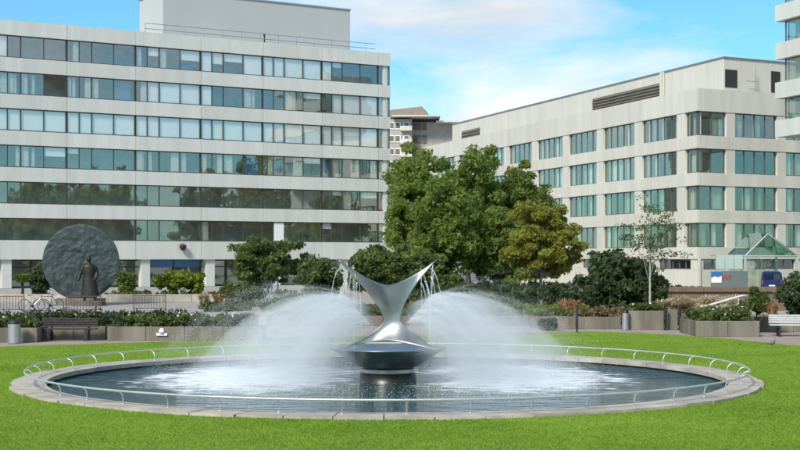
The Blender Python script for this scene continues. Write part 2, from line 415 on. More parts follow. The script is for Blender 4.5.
# rail
rail = thing('pool_rail', 'low curved metal rail on bent posts around the pool edge', 'railing', (PC[0], PC[1], 0.055))
MB().tube([(R_RAIL*math.cos(2*math.pi*i/160), R_RAIL*math.sin(2*math.pi*i/160), 0.285) for i in range(160)], 0.022, 8, True).build('handrail', M['railm'], rail, smooth=True)
pm = MB().tube([(R_RAIL-0.20,0,-0.01),(R_RAIL-0.20,0,0.10),(R_RAIL-0.185,0,0.18),(R_RAIL-0.13,0,0.245),(R_RAIL-0.06,0,0.275),(R_RAIL,0,0.28)], 0.014, 6)
pm.lathe([(0.035,0),(0.035,0.012)], 8, (R_RAIL-0.20,0,-0.004))
pm = pm.mesh('post', M['railm'], True)
for i in range(44): link('post', pm, rail, (0,0,0), 2*math.pi*(i+0.35)/44)

# ================================================================== fountain sculpture (plain abstract stand-in)
sc = thing('fountain_sculpture', 'abstract hourglass steel sheet fountain on a wide dish in the pool', 'fountain', (PC[0], PC[1], -0.6))
Z0 = 0.6
MB().lathe([(0.70,0.02),(0.72,0.35),(0.70,Z0+0.13)], 40).build('drum', M['steel_dark'], sc, smooth=True)
MB().lathe([(0.62,Z0+0.131),(0.66,Z0+0.15),(0.66,Z0+0.24),(0.62,Z0+0.26)], 40).build('collar', M['steel'], sc, smooth=False)
MB().lathe([(0.60,Z0+0.262),(0.74,Z0+0.30),(1.0,Z0+0.46),(1.25,Z0+0.62),(1.46,Z0+0.745),(1.47,Z0+0.762),(1.40,Z0+0.758),(0.9,Z0+0.70),(0.2,Z0+0.70)], 64).build('dish', M['steel'], sc, smooth=True)
def sheet(name, pts_fn, nu, nv, th, m, parent):
    vv = [pts_fn(-1+2*i/nu, j/nv) for j in range(nv+1) for i in range(nu+1)]
    ff = [(j*(nu+1)+i, j*(nu+1)+i+1, (j+1)*(nu+1)+i+1, (j+1)*(nu+1)+i) for j in range(nv) for i in range(nu)]
    o = MB().add(vv, ff).build(name, m, parent, smooth=True)
    md = o.modifiers.new('thickness', 'SOLIDIFY'); md.thickness = th; md.offset = 0
    return o
def hourglass(u, v):
    # half width narrows to a waist, both ends flare and the sheet turns as it rises
    waist = 0.46; d = v - waist
    w = 0.20 + (2.85*d**1.6 if d > 0 else 3.4*(-d)**1.5)
    top = 0.66*abs(u)**1.6*max(0, d/(1-waist))**1.3
    bot = 0.0
    z = Z0 + 0.70 + 1.62*v + top + bot - (0.42*(1-abs(u)**1.6)*(-0.55) if d < 0 else 0)*(abs(d)/waist if d < 0 else 0)
    tw = R(-30 + 62*v)
    x = w*u; y = 0.55*u*abs(u)*w*(0.5-v) + 0.20*math.sin(math.pi*v)
    return (x*math.cos(tw) - y*math.sin(tw) + 0.10*math.sin(math.pi*v), x*math.sin(tw) + y*math.cos(tw), z)
sheet('twisted_sheet', hourglass, 28, 36, 0.035, M['steel'], sc)

def mist_material():
    m = bpy.data.materials.new('fine_water_mist'); m.use_nodes = True
    t = m.node_tree; t.nodes.clear(); k = t.links.new
    o = t.nodes.new('ShaderNodeOutputMaterial'); v = t.nodes.new('ShaderNodeVolumePrincipled')
    v.inputs['Color'].default_value = (0.97, 0.98, 0.98, 1); v.inputs['Anisotropy'].default_value = 0.2
    g = t.nodes.new('ShaderNodeTexCoord'); sp = t.nodes.new('ShaderNodeSeparateXYZ'); k(g.outputs['Object'], sp.inputs[0])
    n = t.nodes.new('ShaderNodeTexNoise'); n.inputs['Scale'].default_value = 1.6; n.inputs['Detail'].default_value = 3; k(g.outputs['Object'], n.inputs['Vector'])
    ab = t.nodes.new('ShaderNodeMath'); ab.operation = 'ABSOLUTE'; k(sp.outputs[0], ab.inputs[0])
    fx_ = t.nodes.new('ShaderNodeMapRange'); fx_.inputs[1].default_value = 0.5; fx_.inputs[2].default_value = 5.5; fx_.inputs[3].default_value = 1.0; fx_.inputs[4].default_value = 0.12; k(ab.outputs[0], fx_.inputs[0])
    nn_ = t.nodes.new('ShaderNodeMapRange'); nn_.inputs[1].default_value = 0.3; nn_.inputs[2].default_value = 0.7; nn_.inputs[3].default_value = 0.25; nn_.inputs[4].default_value = 1.2; k(n.outputs[0], nn_.inputs[0])
    mu = t.nodes.new('ShaderNodeMath'); mu.operation = 'MULTIPLY'; k(fx_.outputs[0], mu.inputs[0]); k(nn_.outputs[0], mu.inputs[1])
    mu2 = t.nodes.new('ShaderNodeMath'); mu2.operation = 'MULTIPLY'; mu2.inputs[1].default_value = 0.52; k(mu.outputs[0], mu2.inputs[0]); k(mu2.outputs[0], v.inputs['Density'])
    k(v.outputs[0], o.inputs['Volume']); return m
M['mist'] = mist_material()
scene.cycles.volume_bounces = 2
# water spray: ballistic droplets, one object for each side of the fountain
def spray(name, side, n_jets, per, seed, label):
    rg = np.random.default_rng(seed); P = []; Vv = []; S = []
    for j in range(n_jets):
        v0 = rg.random(); el = R(rg.uniform(-6, 30)); az = R(rg.normal(0, 34)); sp = rg.uniform(2.6, 7.8)
        p0 = np.array([side*(0.45+0.65*v0), rg.normal(0, 0.2), 1.35+0.75*v0])
        vel = np.array([side*math.cos(az)*math.cos(el), math.sin(az)*math.cos(el), math.sin(el)])*sp
        T = (vel[2] + math.sqrt(vel[2]**2 + 2*9.8*(p0[2]+0.09)))/9.8
        t = rg.random(per)**0.8*T
        drag = 1/(1+0.25*t)
        pos = p0 + vel*(t*drag)[:,None]; pos[:,2] = p0[2] + vel[2]*t - 4.9*t*t
        pos += rg.normal(0, 1, (per,3))*(0.006+0.11*(t/T)**1.3)[:,None]
        vv = np.tile(vel, (per,1)); vv[:,2] -= 9.8*t
        P.append(pos); Vv.append(vv); S.append(rg.uniform(0.0009, 0.0019, per))
    for j in range(9):                                  # thin runs of water dropping off the horn
        p0 = np.array([side*rg.uniform(0.75,1.22), rg.normal(0,0.25), rg.uniform(2.3,2.85)]); vel = np.array([side*rg.uniform(-0.5,0.7), rg.normal(0,.3), 0.0])
        t = rg.random(700)*0.62; pos = p0 + vel*t[:,None]; pos[:,2] = p0[2]-4.9*t*t; pos += rg.normal(0,0.007,(700,3))
        vv = np.tile(vel,(700,1)); vv[:,2] -= 9.8*t; P.append(pos); Vv.append(vv); S.append(np.full(700,0.0028))
    k = 16000                                           # splashes where the water lands
    r = 1.7+3.6*rg.random(k)**0.8; az = rg.normal(0,0.62,k); hz_ = 0.05+0.22*rg.random(k)
    zz = -0.08+rg.random(k)**2*hz_
    P.append(np.stack([side*r*np.cos(az), r*np.sin(az)*1.15+0.4, zz],1)); Vv.append(rg.normal(0,1,(k,3))+np.array([0,0,1.2])); S.append(rg.uniform(0.002,0.006,k))
    P = np.concatenate(P); Vv = np.concatenate(Vv); S = np.concatenate(S)
    ok = P[:,2] > -0.08; P, Vv, S = P[ok], Vv[ok], S[ok]
    d = Vv/np.linalg.norm(Vv, axis=1)[:,None]; a = np.cross(d, rg.normal(0,1,d.shape)); a /= np.linalg.norm(a, axis=1)[:,None]
    Ln = d*(S*4.5)[:,None]; A = a*S[:,None]
    tri = np.stack([P-Ln, P+Ln*0.6+A, P+Ln*0.6-A], 1).reshape(-1,3)
    o = link(name, np_mesh(name, tri, 3, M['drop']), None, (PC[0], PC[1], 0))
    mb = MB(); na_, nr2 = 18, 22; top = []; bot = []
    for i in range(na_+1):
        ph = R(-58+116*i/na_); q = (ph/R(58))**2
        for j in range(nr2+1):
            f_ = j/nr2; r = 0.5+f_*(5.0-1.0*q); zt = 2.12-0.12*q-(0.185+0.07*q)*(r-1.75)**2+0.05*mnoise.noise((r*2, ph*3, seed)); zl = 1.2-0.7*(r-0.5)**2
            zl = max(zl, -0.05); zt = max(zt, zl+0.02) if 0 < j < nr2 else zl+0.01
            top.append((side*r*math.cos(ph), r*math.sin(ph), zt)); bot.append((side*r*math.cos(ph), r*math.sin(ph), zl))
    m_ = nr2+1; nn_ = len(top); ff_ = []
    for i in range(na_):
        for j in range(nr2):
            a_ = i*m_+j; ff_ += [(a_, a_+m_, a_+m_+1, a_+1), (nn_+a_+1, nn_+a_+m_+1, nn_+a_+m_, nn_+a_)]
    for j in range(nr2): ff_ += [(j, j+1, nn_+j+1, nn_+j), (na_*m_+j+1, na_*m_+j, nn_+na_*m_+j, nn_+na_*m_+j+1)]
    for i in range(na_): ff_ += [(i*m_+m_, i*m_, nn_+i*m_, nn_+i*m_+m_), (i*m_+nr2, i*m_+m_+nr2, nn_+i*m_+m_+nr2, nn_+i*m_+nr2)]
    if side > 0: ff_ = [q[::-1] for q in ff_]
    ms = mb.add(top+bot, ff_).build('mist', M['mist'], o); ms['kind'] = 'stuff'
    return tag(o, label, 'water spray', kind='stuff')
spray('water_spray', -1, 190, 2300, 11, 'white veil of falling water thrown towards the round bronze disc side')
spray('water_spray', 1, 190, 2300, 12, 'white veil of falling water thrown towards the glass entrance side')

# ================================================================== left building
B1 = (at(0, 137.0), 137.0); B2 = (at(390, 160.0), 160.0)
ang1 = math.atan2(B2[1]-B1[1], B2[0]-B1[0]); LEN1 = math.hypot(B2[0]-B1[0], B2[1]-B1[1])
off = thing('office_block', 'long pale concrete block with six continuous rows of windows and roof plant room', 'building', (B1[0], B1[1], 0), ang1)
def s_of_px(px, o, ang):
    t = (px-400)/FPX; c, s = math.cos(ang), math.sin(ang)
    return (o[0]-t*o[1])/(t*s-c)
def px_of_s(s, o, ang):
    return 400 + FPX*(o[0]+s*math.cos(ang))/(o[1]+s*math.sin(ang))
p_a, p_b = s_of_px(66.7, B1, ang1), s_of_px(378, B1, ang1)
PER = (p_b-p_a)/5
NB = 9; S_START = p_a - 3*PER                       # bays from left of the frame to the right end
S_END = LEN1
DEEP = 13.0
wb = [4.75 + 3.59*i for i in range(6)]; WH = 2.2; TOP1 = 26.35
cut = [0, 0.18, 0.36, 0.68, 1.0]
random.seed(21)
# concrete bands: one spandrel panel per bay and storey
bays = []
s = S_START
while s < S_END - 0.2:
    bays.append((s, min(s+PER, S_END))); s += PER
zb = [2.85] + [w+WH for w in wb]; zt_ = wb + [TOP1]
for i in range(7):
    for (a, b) in bays:
        last = b >= S_END - 0.01
        w = b-a-0.035
        link('spandrel_panel', boxmesh('spandrel_panel', w, 0.30, zt_[i]-zb[i], M['concrete']), off, (a, -0.16, zb[i]))
for i in range(7):
    zf = zb[i] if i else 2.86
    link('floor_slab', boxmesh('floor_slab', S_END-S_START-0.3, DEEP-0.5, 0.3, M['interior']), off, (S_START+0.15, 0.2, zf+0.02 if i else 2.87))
link('roof', boxmesh('roof', S_END-S_START-0.6, DEEP, 0.2, M['plant_render']), off, (S_START+0.3, 0.2, TOP1-0.8))
link('back_wall', boxmesh('back_wall', S_END-S_START, 0.3, TOP1-0.1, M['concrete']), off, (S_START, DEEP, 0))
link('inner_wall', boxmesh('inner_wall', S_END-S_START-1, 0.2, TOP1-4.2, M['interior']), off, (S_START+0.5, 3.4, 3.2))
link('end_wall', boxmesh('end_wall', 0.3, DEEP-0.2, TOP1-2.9, M['concrete']), off, (S_END-0.31, 0.15, 2.86))
link('end_wall', boxmesh('end_wall', 0.3, DEEP-0.2, TOP1-2.9, M['concrete']), off, (S_START-0.01, 0.15, 2.86))
MB().box(0,0,0,0.5,0.28,TOP1-4.9).build('corner_post', M['concrete'], off, (S_END-0.9, 0.02, 4.72))
def fm_mesh(w, cuts):
    k = ('fm', round(w,2), tuple(round(c,3) for c in cuts))
    if k in _bc: return _bc[k]
    b = MB(); t = 0.10
    b.box(0,0,0,w,0.10,0.10); b.box(0,0,WH-0.10,w,0.10,WH)
    for c in cuts:
        x = min(max(c*PER, 0.06), w-0.06); tt = 0.055 if c in (0.36,) else 0.038
        b.box(x-tt, -0.012, 0.10, x+tt, 0.09, WH-0.10)
    _bc[k] = b.mesh('window', M['frame']); return _bc[k]
ROWS = {  # (from px, to px, state) by storey, lowest first
 0: [], 1: [(345,365,'c')],
 2: [(-80,22,'c'),(22,45,'n'),(45,82,'h'),(82,138,'n'),(138,150,'c'),(150,176,'c'),(178,200,'n'),(200,243,'c'),(243,268,'b'),(268,275,'c'),(275,300,'n'),(320,333,'b'),(333,345,'c'),(380,392,'c')],
 3: [(-80,378,'w')],
 4: [(-80,48,'c'),(48,66,'o'),(66,106,'c'),(112,126,'b'),(126,148,'c'),(148,211,'w'),(330,372,'w'),(372,388,'c')],
 5: [(-80,7,'w'),(75,82,'w'),(140,150,'c'),(180,200,'u'),(200,212,'w'),(212,243,'u'),(243,333,'w')]}
for r in range(6):
    for bi, (a, b) in enumerate(bays):
        w = b-a
        cuts = [c for c in cut if c*PER <= w-0.3] + [w/PER]
        win = link('window', fm_mesh(w-0.02, cuts), off, (a+0.01, 0.03, wb[r]))
        for c0, c1 in zip(cuts[:-1], cuts[1:]):
            x0, x1 = c0*PER+0.05, c1*PER-0.06
            pc = px_of_s(a+(x0+x1)/2, B1, ang1)
            st = next((q for (u, v_, q) in ROWS[r] if u <= pc < v_), 'n')
            if r == 0 and abs(pc-279) < 7:
                link('white_panel', boxmesh('white_panel', x1-x0, 0.06, WH-0.2, M['white']), win, (x0, -0.03, 0.10)); continue
            if st == 'n' and random.random() < (0.10 if r < 2 else 0.38): st = random.choice('cch')
            if st != 'o':
                p = link('pane', boxmesh('pane', x1-x0, 0.012, WH-0.18, M['glass']), win, (x0, 0.045, 0.09))
                p.rotation_euler = (R(random.uniform(-.35,.35)), 0, R(random.uniform(-.35,.35)))
            ww = x1-x0
            if st == 'w':
                link('blind', boxmesh('blind', ww, 0.02, WH-0.22, M['blind']), win, (x0, 0.10+random.uniform(0,.05), 0.11))
            elif st == 'u':
                h = random.uniform(0.7, 1.4); link('blind', boxmesh('blind', ww, 0.02, h, M['blind']), win, (x0, 0.12, WH-0.1-h))
                link('desk_screen', boxmesh('desk_screen', ww*0.8, 0.05, 1.0, M['blue_panel']), win, (x0+ww*0.1, 0.9, -0.2))
            elif st == 'h':
                h = random.uniform(0.4, 0.9); link('blind', boxmesh('blind', ww, 0.02, h, M['blind']), win, (x0, 0.12, WH-0.1-h))
            elif st == 'b':
                link('desk_screen', boxmesh('desk_screen', ww*0.7, 0.05, 1.9, M['blue_panel']), win, (x0+ww*0.15, 0.5, -0.1))
            elif st == 'c':
                cw = ww*random.uniform(0.25, 0.55)
                link('curtain', boxmesh('curtain', round(cw,1)+.05, 0.06, WH-0.22, M['curtain']), win, (x0+0.01 if random.random()<.5 else x1-cw-.06, 0.14, 0.11))
                if random.random() < .4: link('curtain', boxmesh('curtain', 0.3, 0.06, WH-0.22, M['curtain']), win, ((x0+x1)/2, 0.2, 0.11))
# ground floor: columns, recessed glazing
for px in (-70, 7, 146, 211, 277, 345):
    sx = s_of_px(px, B1, ang1)
    MB().bbox(-0.5,0,0,0.5,0.8,2.9,0.03).build('column', M['concrete'], off, (sx, 0.10, -0.01))
xs = S_START+0.6
while xs < S_END-3:
    fr = MB()
    fr.box(0,0,0,0.12,0.12,2.8); fr.box(2.9,0,0,3.02,0.12,2.8); fr.box(0.12,0,0,2.9,0.1,0.15); fr.box(0.12,0,2.0,2.9,0.1,2.12); fr.box(0.12,0,2.7,2.9,0.1,2.8)
    w_ = fr.build('shopfront_window', M['frame'], off, (xs, 2.6, 0))
    link('pane', boxmesh('pane', 2.7, 0.012, 1.83, M['glass']), w_, (0.16, 0.04, 0.16))
    link('pane', boxmesh('pane', 2.7, 0.012, 0.56, M['glass']), w_, (0.16, 0.04, 2.13))
    pcx = px_of_s(xs+1.5, B1, ang1)
    if 150 < pcx < 212: link('fascia_board', boxmesh('fascia_board', 2.9, 0.03, 0.75, M['blue_panel']), w_, (0.06, -0.06, 2.02))
    xs += 3.05
link('ground_back_wall', boxmesh('ground_back_wall', S_END-S_START-1, 0.2, 2.8, M['interior']), off, (S_START+0.5, 5.0, 0.0))
# dome camera on the band
sx = s_of_px(181, B1, ang1); cmr = MB().lathe([(0.30,0.1),(0.36,0),(0.34,-0.22),(0.22,-0.45),(0.02,-0.52)], 16)
MBc = cmr.build('dome_camera', M['black'], off, (sx, -0.52, 4.30), smooth=True); MB().box(-0.06,0,0,0.06,0.4,0.1).build('bracket', M['black'], MBc, (0,0.0,0.09))
# roof plant room, rail, vent
ph0, ph1 = s_of_px(163, (B1[0]-4*math.sin(ang1)*1, B1[1]+4*math.cos(ang1)), ang1), s_of_px(350, (B1[0]-4*math.sin(ang1), B1[1]+4*math.cos(ang1)), ang1)
pr = MB().box(0,0,0,ph1-ph0,7,31.6-TOP1+0.7).build('plant_room', M['plant_render'], off, (ph0, 4.0, TOP1-0.68))
MB().box(-0.1,-0.1,0,ph1-ph0+0.1,7.1,0.15).build('coping', M['galv'], pr, (0,0,31.6-TOP1+0.705))
rr0 = s_of_px(148, B1, ang1)
rl = MB()
x = 0
while x < ph1-rr0+2:
    rl.tube([(x,0,0),(x,0,1.7)], 0.035, 5); x += 2.2
for z in (1.7, 1.15): rl.tube([(0,0,z),(ph1-rr0+1.5,0,z)], 0.035, 5)
rl.build('roof_rail', M['galv'], off, (rr0, 0.8, TOP1-0.62))
MB().lathe([(0.08,0),(0.08,1.5),(0.12,1.52),(0.12,1.65),(0.03,1.72)], 10).build('vent_pipe', M['steel_dark'], off, (s_of_px(268,B1,ang1), 0.9, TOP1-0.62), smooth=False)

# ================================================================== right building
C0 = Vector((at(697,135.0), 135.0, 0))
ward = thing('hospital_wing', 'cream concrete building with square bays of tall windows and louvred roof storey', 'building', tuple(C0))
dl = Vector((-487/1400, 1, 0)).normalized()                      # left face, running away from the corner
LL = 77.0
A_r = R(28); dr = Vector((math.cos(A_r), math.sin(A_r), 0)); LR = 34.0
nl = Vector((-dl.y, dl.x, 0));  # outward normal of the left face (points left/front)
if nl.x > 0: nl = -nl
nr_ = Vector((math.sin(A_r), -math.cos(A_r), 0))
FL = Matrix(((-dl.x, -nl.x, 0, dl.x*LL), (-dl.y, -nl.y, 0, dl.y*LL), (0,0,1,0), (0,0,0,1)))   # x from far end to corner, y into the building
FR = Matrix(((dr.x, -nr_.x, 0, 0), (dr.y, -nr_.y, 0, 0), (0,0,1,0), (0,0,0,1)))
def put(F, name, me, parent, loc):
    o = link(name, me, parent); o.matrix_local = F @ Matrix.Translation(loc); return o
rb = [4.06 + 3.6*i for i in range(4)]; RH = 2.36; TOP2 = 19.4
zb2 = [2.9] + [w+RH for w in rb]; zt2 = rb + [TOP2]
PB = 8.6
def right_window(F, x0, w, z, h, npan, glass=True, curtain=0.62, wrap=False):
    fb = MB(); fb.box(0,0,0,w,0.10,0.09); fb.box(0,0,h-0.09,w,0.10,h)
    edges = [w*i/npan for i in range(npan+1)]
    for e in edges:
        x = min(max(e,0.05), w-0.05); fb.box(x-0.045,-0.01,0.09,x+0.045,0.09,h-0.09)
    k = ('rw', round(w,2), round(h,2), npan)
    if k not in _bc: _bc[k] = fb.mesh('window', M['frame2'])
    win = put(F, 'window', _bc[k], ward, (x0, 0.32, z))
    for a, b in zip(edges[:-1], edges[1:]):
        p = link('pane', boxmesh('pane', b-a-0.09, 0.012, h-0.18, M['glass_green']), win, (a+0.045, 0.045, 0.09))
        p.rotation_euler = (R(random.uniform(-.3,.3)), 0, R(random.uniform(-.3,.3)))
        q = random.random()
        if q < curtain:
            for _ in range(random.choice((1,1,2))):
                cw = random.choice((0.25,0.4,0.6,0.8))*(b-a); xo = a+0.05+random.random()*max(0.01,(b-a-cw-0.1))
                link('curtain', boxmesh('curtain', cw, 0.05, h-0.22, M['curtain_green'] if random.random()<.6 else M['blind']), win, (xo, 0.2+random.random()*.15, 0.11))
    return win
random.seed(8)
# left face bays measured from the corner: pier 1.6 m, window 7.0 m
zband = list(zip(zb2, zt2))
n_l = 9
def bandbox(F, x0, x1, z0, z1, y0=0.0, th=0.32): put(F, 'spandrel_panel', boxmesh('spandrel_panel', x1-x0-0.03, th, z1-z0, M['concrete2']), ward, (x0, y0, z0))
for i, (z0, z1) in enumerate(zband):
    e = LL
    cutsL = [LL] + [LL-2.3-PB*j for j in range(0, n_l) if LL-2.3-PB*j > 0] + [0]
    for a, b in zip(cutsL[1:], cutsL[:-1]): bandbox(FL, a, b, z0, z1)
    cutsR = [0.0, 4.1, 10.7, 17.3, 23.9, LR]
    for a, b in zip(cutsR[:-1], cutsR[1:]): bandbox(FR, a+(0.17 if a == 0 else 0), b, z0, z1)
for k_ in range(4):
    z = rb[k_]
    right_window(FL, LL-2.3-0.02, 2.1, z, RH, 1)
    j = 0
    while LL-12.5-PB*j > 0:
        right_window(FL, LL-11.0-PB*j, 7.05, z, RH, 5); j += 1
    right_window(FR, 0.25, 3.45, z, RH, 2)
    for j in range(4): right_window(FR, 4.85+6.6*j, 5.4, z, RH, 4)
    # piers between the windows on this storey
    for j in range(0, n_l):
        x = LL-3.9-PB*j
        if x > 0: put(FL, 'pier', boxmesh('pier', 1.55, 0.42, RH, M['concrete2']), ward, (x, 0.06, z))
    for j in range(5): put(FR, 'pier', boxmesh('pier', 1.1, 0.42, RH, M['concrete2']), ward, (3.72+6.6*j, 0.06, z))
# ground storey wall with strip windows
put(FL, 'ground_wall', boxmesh('ground_wall', LL-0.02, 0.3, 1.9, M['concrete2']), ward, (0, 0.12, -0.01))
put(FR, 'ground_wall', boxmesh('ground_wall', LR-0.2, 0.3, 1.9, M['concrete2']), ward, (0.2, 0.12, -0.01))
j = 0
while LL-3.0-PB*j > 3:
    right_window(FL, LL-7.6-PB*j, 6.2, 1.9, 1.0, 5, curtain=0.1)
    put(FL, 'pier', boxmesh('pier', 2.35, 0.3, 1.0, M['concrete2']), ward, (LL-10.0-PB*j+0.02, 0.12, 1.9)); j += 1
put(FL, 'pier', boxmesh('pier', 1.35, 0.3, 1.0, M['concrete2']), ward, (LL-1.37, 0.12, 1.9))
for j in range(5):
    right_window(FR, 0.9+6.6*j, 5.2, 1.9, 1.0, 4, curtain=0.1); put(FR, 'pier', boxmesh('pier', 1.3, 0.3, 1.0, M['concrete2']), ward, (6.12+6.6*j, 0.12, 1.9))
put(FR, 'pier', boxmesh('pier', 0.7, 0.3, 1.0, M['concrete2']), ward, (0.19, 0.12, 1.9))
# slabs and inner walls as one footprint per storey
def foot(inset_l, inset_r, far=LL, lr=LR):
    a = dl*(far-0.3) - nl*inset_l - nr_*0; c = -nl*inset_l*1.02 - nr_*inset_r; 
    # corner: move inside both faces
    M2 = Matrix(((nl.x, nl.y),(nr_.x, nr_.y))); q = M2.inverted() @ Vector((-inset_l, -inset_r))
    p0 = Vector((q.x, q.y, 0)); p1 = p0 + dr*(lr-0.5); p2 = p1 + dl*(far*0.5); p3 = p0 + dl*(far-0.6)
    p2 = p3 + dr*(lr-0.5)
    return [(p.x, p.y) for p in (p0, p1, p2, p3)]
for z0, z1 in zband:
    MB().slab(foot(0.36, 0.36), z0+0.05, z0+0.35).build('floor_slab', M['interior'], ward)
MB().slab(foot(0.36, 0.36), TOP2-0.9, TOP2-0.7).build('roof', M['plant_render'], ward)
MB().slab(foot(5.5, 5.5), 0, TOP2-1.0).build('inner_core', M['interior'], ward)
# set-back roof storey
def phz(py, Y): return zat(py, Y)
STL = 6.5; STR = 4.5
fp = foot(STL, STR, LL-0.5, LR-1)
pw = MB().slab(fp, TOP2-0.68, 23.4).build('roof_storey', M['concrete2'], ward)
MB().slab(foot(STL-0.15, STR-0.15, LL-0.4, LR-0.9), 23.405, 23.5).build('coping', M['galv'], pw)
q0 = Vector((fp[0][0], fp[0][1], 0))
FL2 = FL.copy(); FL2.translation = q0 + dl*LL*1.0
FR2 = FR.copy(); FR2.translation = q0
def s_on(pxv, p0w, d):
    t = (pxv-400)/FPX; return (p0w.x - t*p0w.y)/(t*d.y - d.x)
def louvre(F, origin, d, flip, pa, pb, z0, z1, name='louvre_panel', nsl=7):
    sa, sb = sorted((s_on(pa, C0+origin, d), s_on(pb, C0+origin, d)))
    x0 = (LL - sb) if flip else sa
    w = sb-sa
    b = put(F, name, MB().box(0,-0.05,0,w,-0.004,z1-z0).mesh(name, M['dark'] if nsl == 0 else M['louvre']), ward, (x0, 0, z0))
    for i in range(nsl):
        zz = (z1-z0)*(i+0.15)/nsl
        link('slat', MB().add([(0,-0.06,zz+0.12),(w,-0.06,zz+0.12),(w,-0.20,zz),(0,-0.20,zz),(0,-0.06,zz+0.16),(w,-0.06,zz+0.16),(w,-0.20,zz+0.04),(0,-0.20,zz+0.04)],
             [(0,1,2,3),(7,6,5,4),(3,2,6,7),(0,3,7,4),(1,5,6,2),(0,4,5,1)]).mesh('slat', M['louvre']), b, (0,0,0))
    return b
louvre(FL2, q0, dl, True, 593, 661, 19.9, 22.3)
louvre(FL2, q0, dl, True, 462, 480, 19.9, 22.0, nsl=5)
louvre(FR2, q0, dr, False, 725, 737, 20.4, 22.2, 'door_opening_shade', 0)  # flat dark panels on the wall, painted as the shade in door openings
louvre(FR2, q0, dr, False, 771, 780, 20.2, 22.4, 'door_opening_shade', 0)
put(FL2, 'roof_duct', MB().box(0,0,0,4.2,1.0,1.0).box(4.3,0.2,0,5.6,0.9,0.7).mesh('roof_duct', M['galv']), ward, (LL-s_on(538,C0+q0,dl)-2.5, -2.6, 19.2))
put(FL2, 'downpipe', MB().box(0,0,0,0.35,0.3,4.2).box(0.55,0.05,0,0.7,0.2,4.2).mesh('downpipe', M['concrete2']), ward, (LL-s_on(664,C0+q0,dl)-0.4, -0.32, 19.2))
put(FR2, 'roof_pole', MB().tube([(0,0,0),(0,0,3.2)],0.05,6).tube([(-1.2,0,1.9),(0.3,0,1.9)],0.04,6).mesh('roof_pole', M['galv']), ward, (s_on(752,C0+q0,dr), -0.5, 19.2))

# ================================================================== tower at the right
Tp = Vector((at(775,130.0), 130.0, 0)); at_ = math.atan2(-dl.y, -dl.x)
tower = thing('ward_tower', 'tall block with white bands overhanging teal windows above the glass entrance', 'building', tuple(Tp), at_)
z_t = [zat(p, 130.0) for p in (137.5, 99.0, 60.0, 22.0, -16.5)]
TL = 12.0
for i, z in enumerate(z_t):
    h = 1.55 if i == 0 else 1.5
    link('spandrel_panel', boxmesh('spandrel_panel', TL, 9.0, h, M['white'] if False else M['concrete']), tower, (0, 0, z))
    if i < 4:
        zz = z + h; hh = z_t[i+1]-zz
        w_ = link('window', MB().box(0,0,0,TL-0.9,0.1,0.08).box(0,0,hh-0.08,TL-0.9,0.1,hh).box(0,0,0.08,0.09,0.1,hh-0.08).box(2.4,0,0.08,2.5,0.1,hh-0.08).box(4.9,0,0.08,5.0,0.1,hh-0.08).box(7.4,0,0.08,7.5,0.1,hh-0.08).mesh('window', M['frame2']), tower, (0.8, 0.55, zz))
        for x_ in (0.1, 2.5, 5.0, 7.5):
            link('pane', boxmesh('pane', 2.3 if x_ > 0.1 else 2.28, 0.012, hh-0.16, M['glass_green']), w_, (x_+0.01, 0.04, 0.08))
        link('curtain', boxmesh('curtain', 8.5, 0.05, hh-0.2, M['curtain_green']), w_, (0.5, 0.8, 0.1))
        link('inner_wall', boxmesh('inner_wall', TL-1.6, 7.2, hh-0.02, M['interior']), tower, (0.8+0.3, 1.6, zz+0.01))
        w2 = link('window', MB().box(0,0,0,0.1,7.4,0.08).box(0,0,hh-0.08,0.1,7.4,hh).box(0,0,0.08,0.1,0.1,hh-0.08).box(0,7.3,0.08,0.1,7.4,hh-0.08).mesh('window', M['frame2']), tower, (0.72, 0.9, zz))
        link('pane', boxmesh('pane', 0.012, 7.2, hh-0.16, M['glass_green']), w2, (0.04, 0.1, 0.08))
MB().box(6,3,0,TL,9,z_t[0]-0.005).build('core', M['concrete2'], tower)
MB().prism([(2.0,z_t[0]-1.6),(6.0,z_t[0]-3.6),(6.0,z_t[0]-0.006),(2.0,z_t[0]-0.006)], 3.2, 8.8).build('soffit_haunch', M['concrete2'], tower)

# ================================================================== far apartment block
YF = 325.0
apt = thing('apartment_block', 'distant apartment block with brown roof and white framed balcony windows', 'building', (at(398,YF), YF, 0))
def fx(px): return at(px, YF)-at(398, YF)
MB().box(fx(372),0,0,fx(412),14,zat(119,YF)).build('wall', M['brick'], apt)
MB().box(fx(412)+0.02,3,0,fx(470),16,zat(121,YF)).build('wall', M['brick'], apt)
rf_ = MB().add([(fx(388),1,zat(117,YF)),(fx(430),1,zat(117,YF)),(fx(430),11,zat(117,YF)),(fx(388),11,zat(117,YF)),(fx(390),2,zat(109,YF)),(fx(422),2,zat(105.5,YF)),(fx(428),10,zat(108,YF)),(fx(390),10,zat(109,YF))],
   [(0,3,2,1),(4,5,6,7),(0,1,5,4),(1,2,6,5),(2,3,7,6),(3,0,4,7)]).build('roof', M['roof_brown'], apt)
MB().box(fx(392),-2.5,zat(117.5,YF),fx(440),12,zat(116,YF)).build('canopy_slab', M['concrete2'], apt)
MB().box(fx(436),-1,zat(122.5,YF),fx(458),12,zat(121,YF)).build('canopy_slab', M['concrete2'], apt)
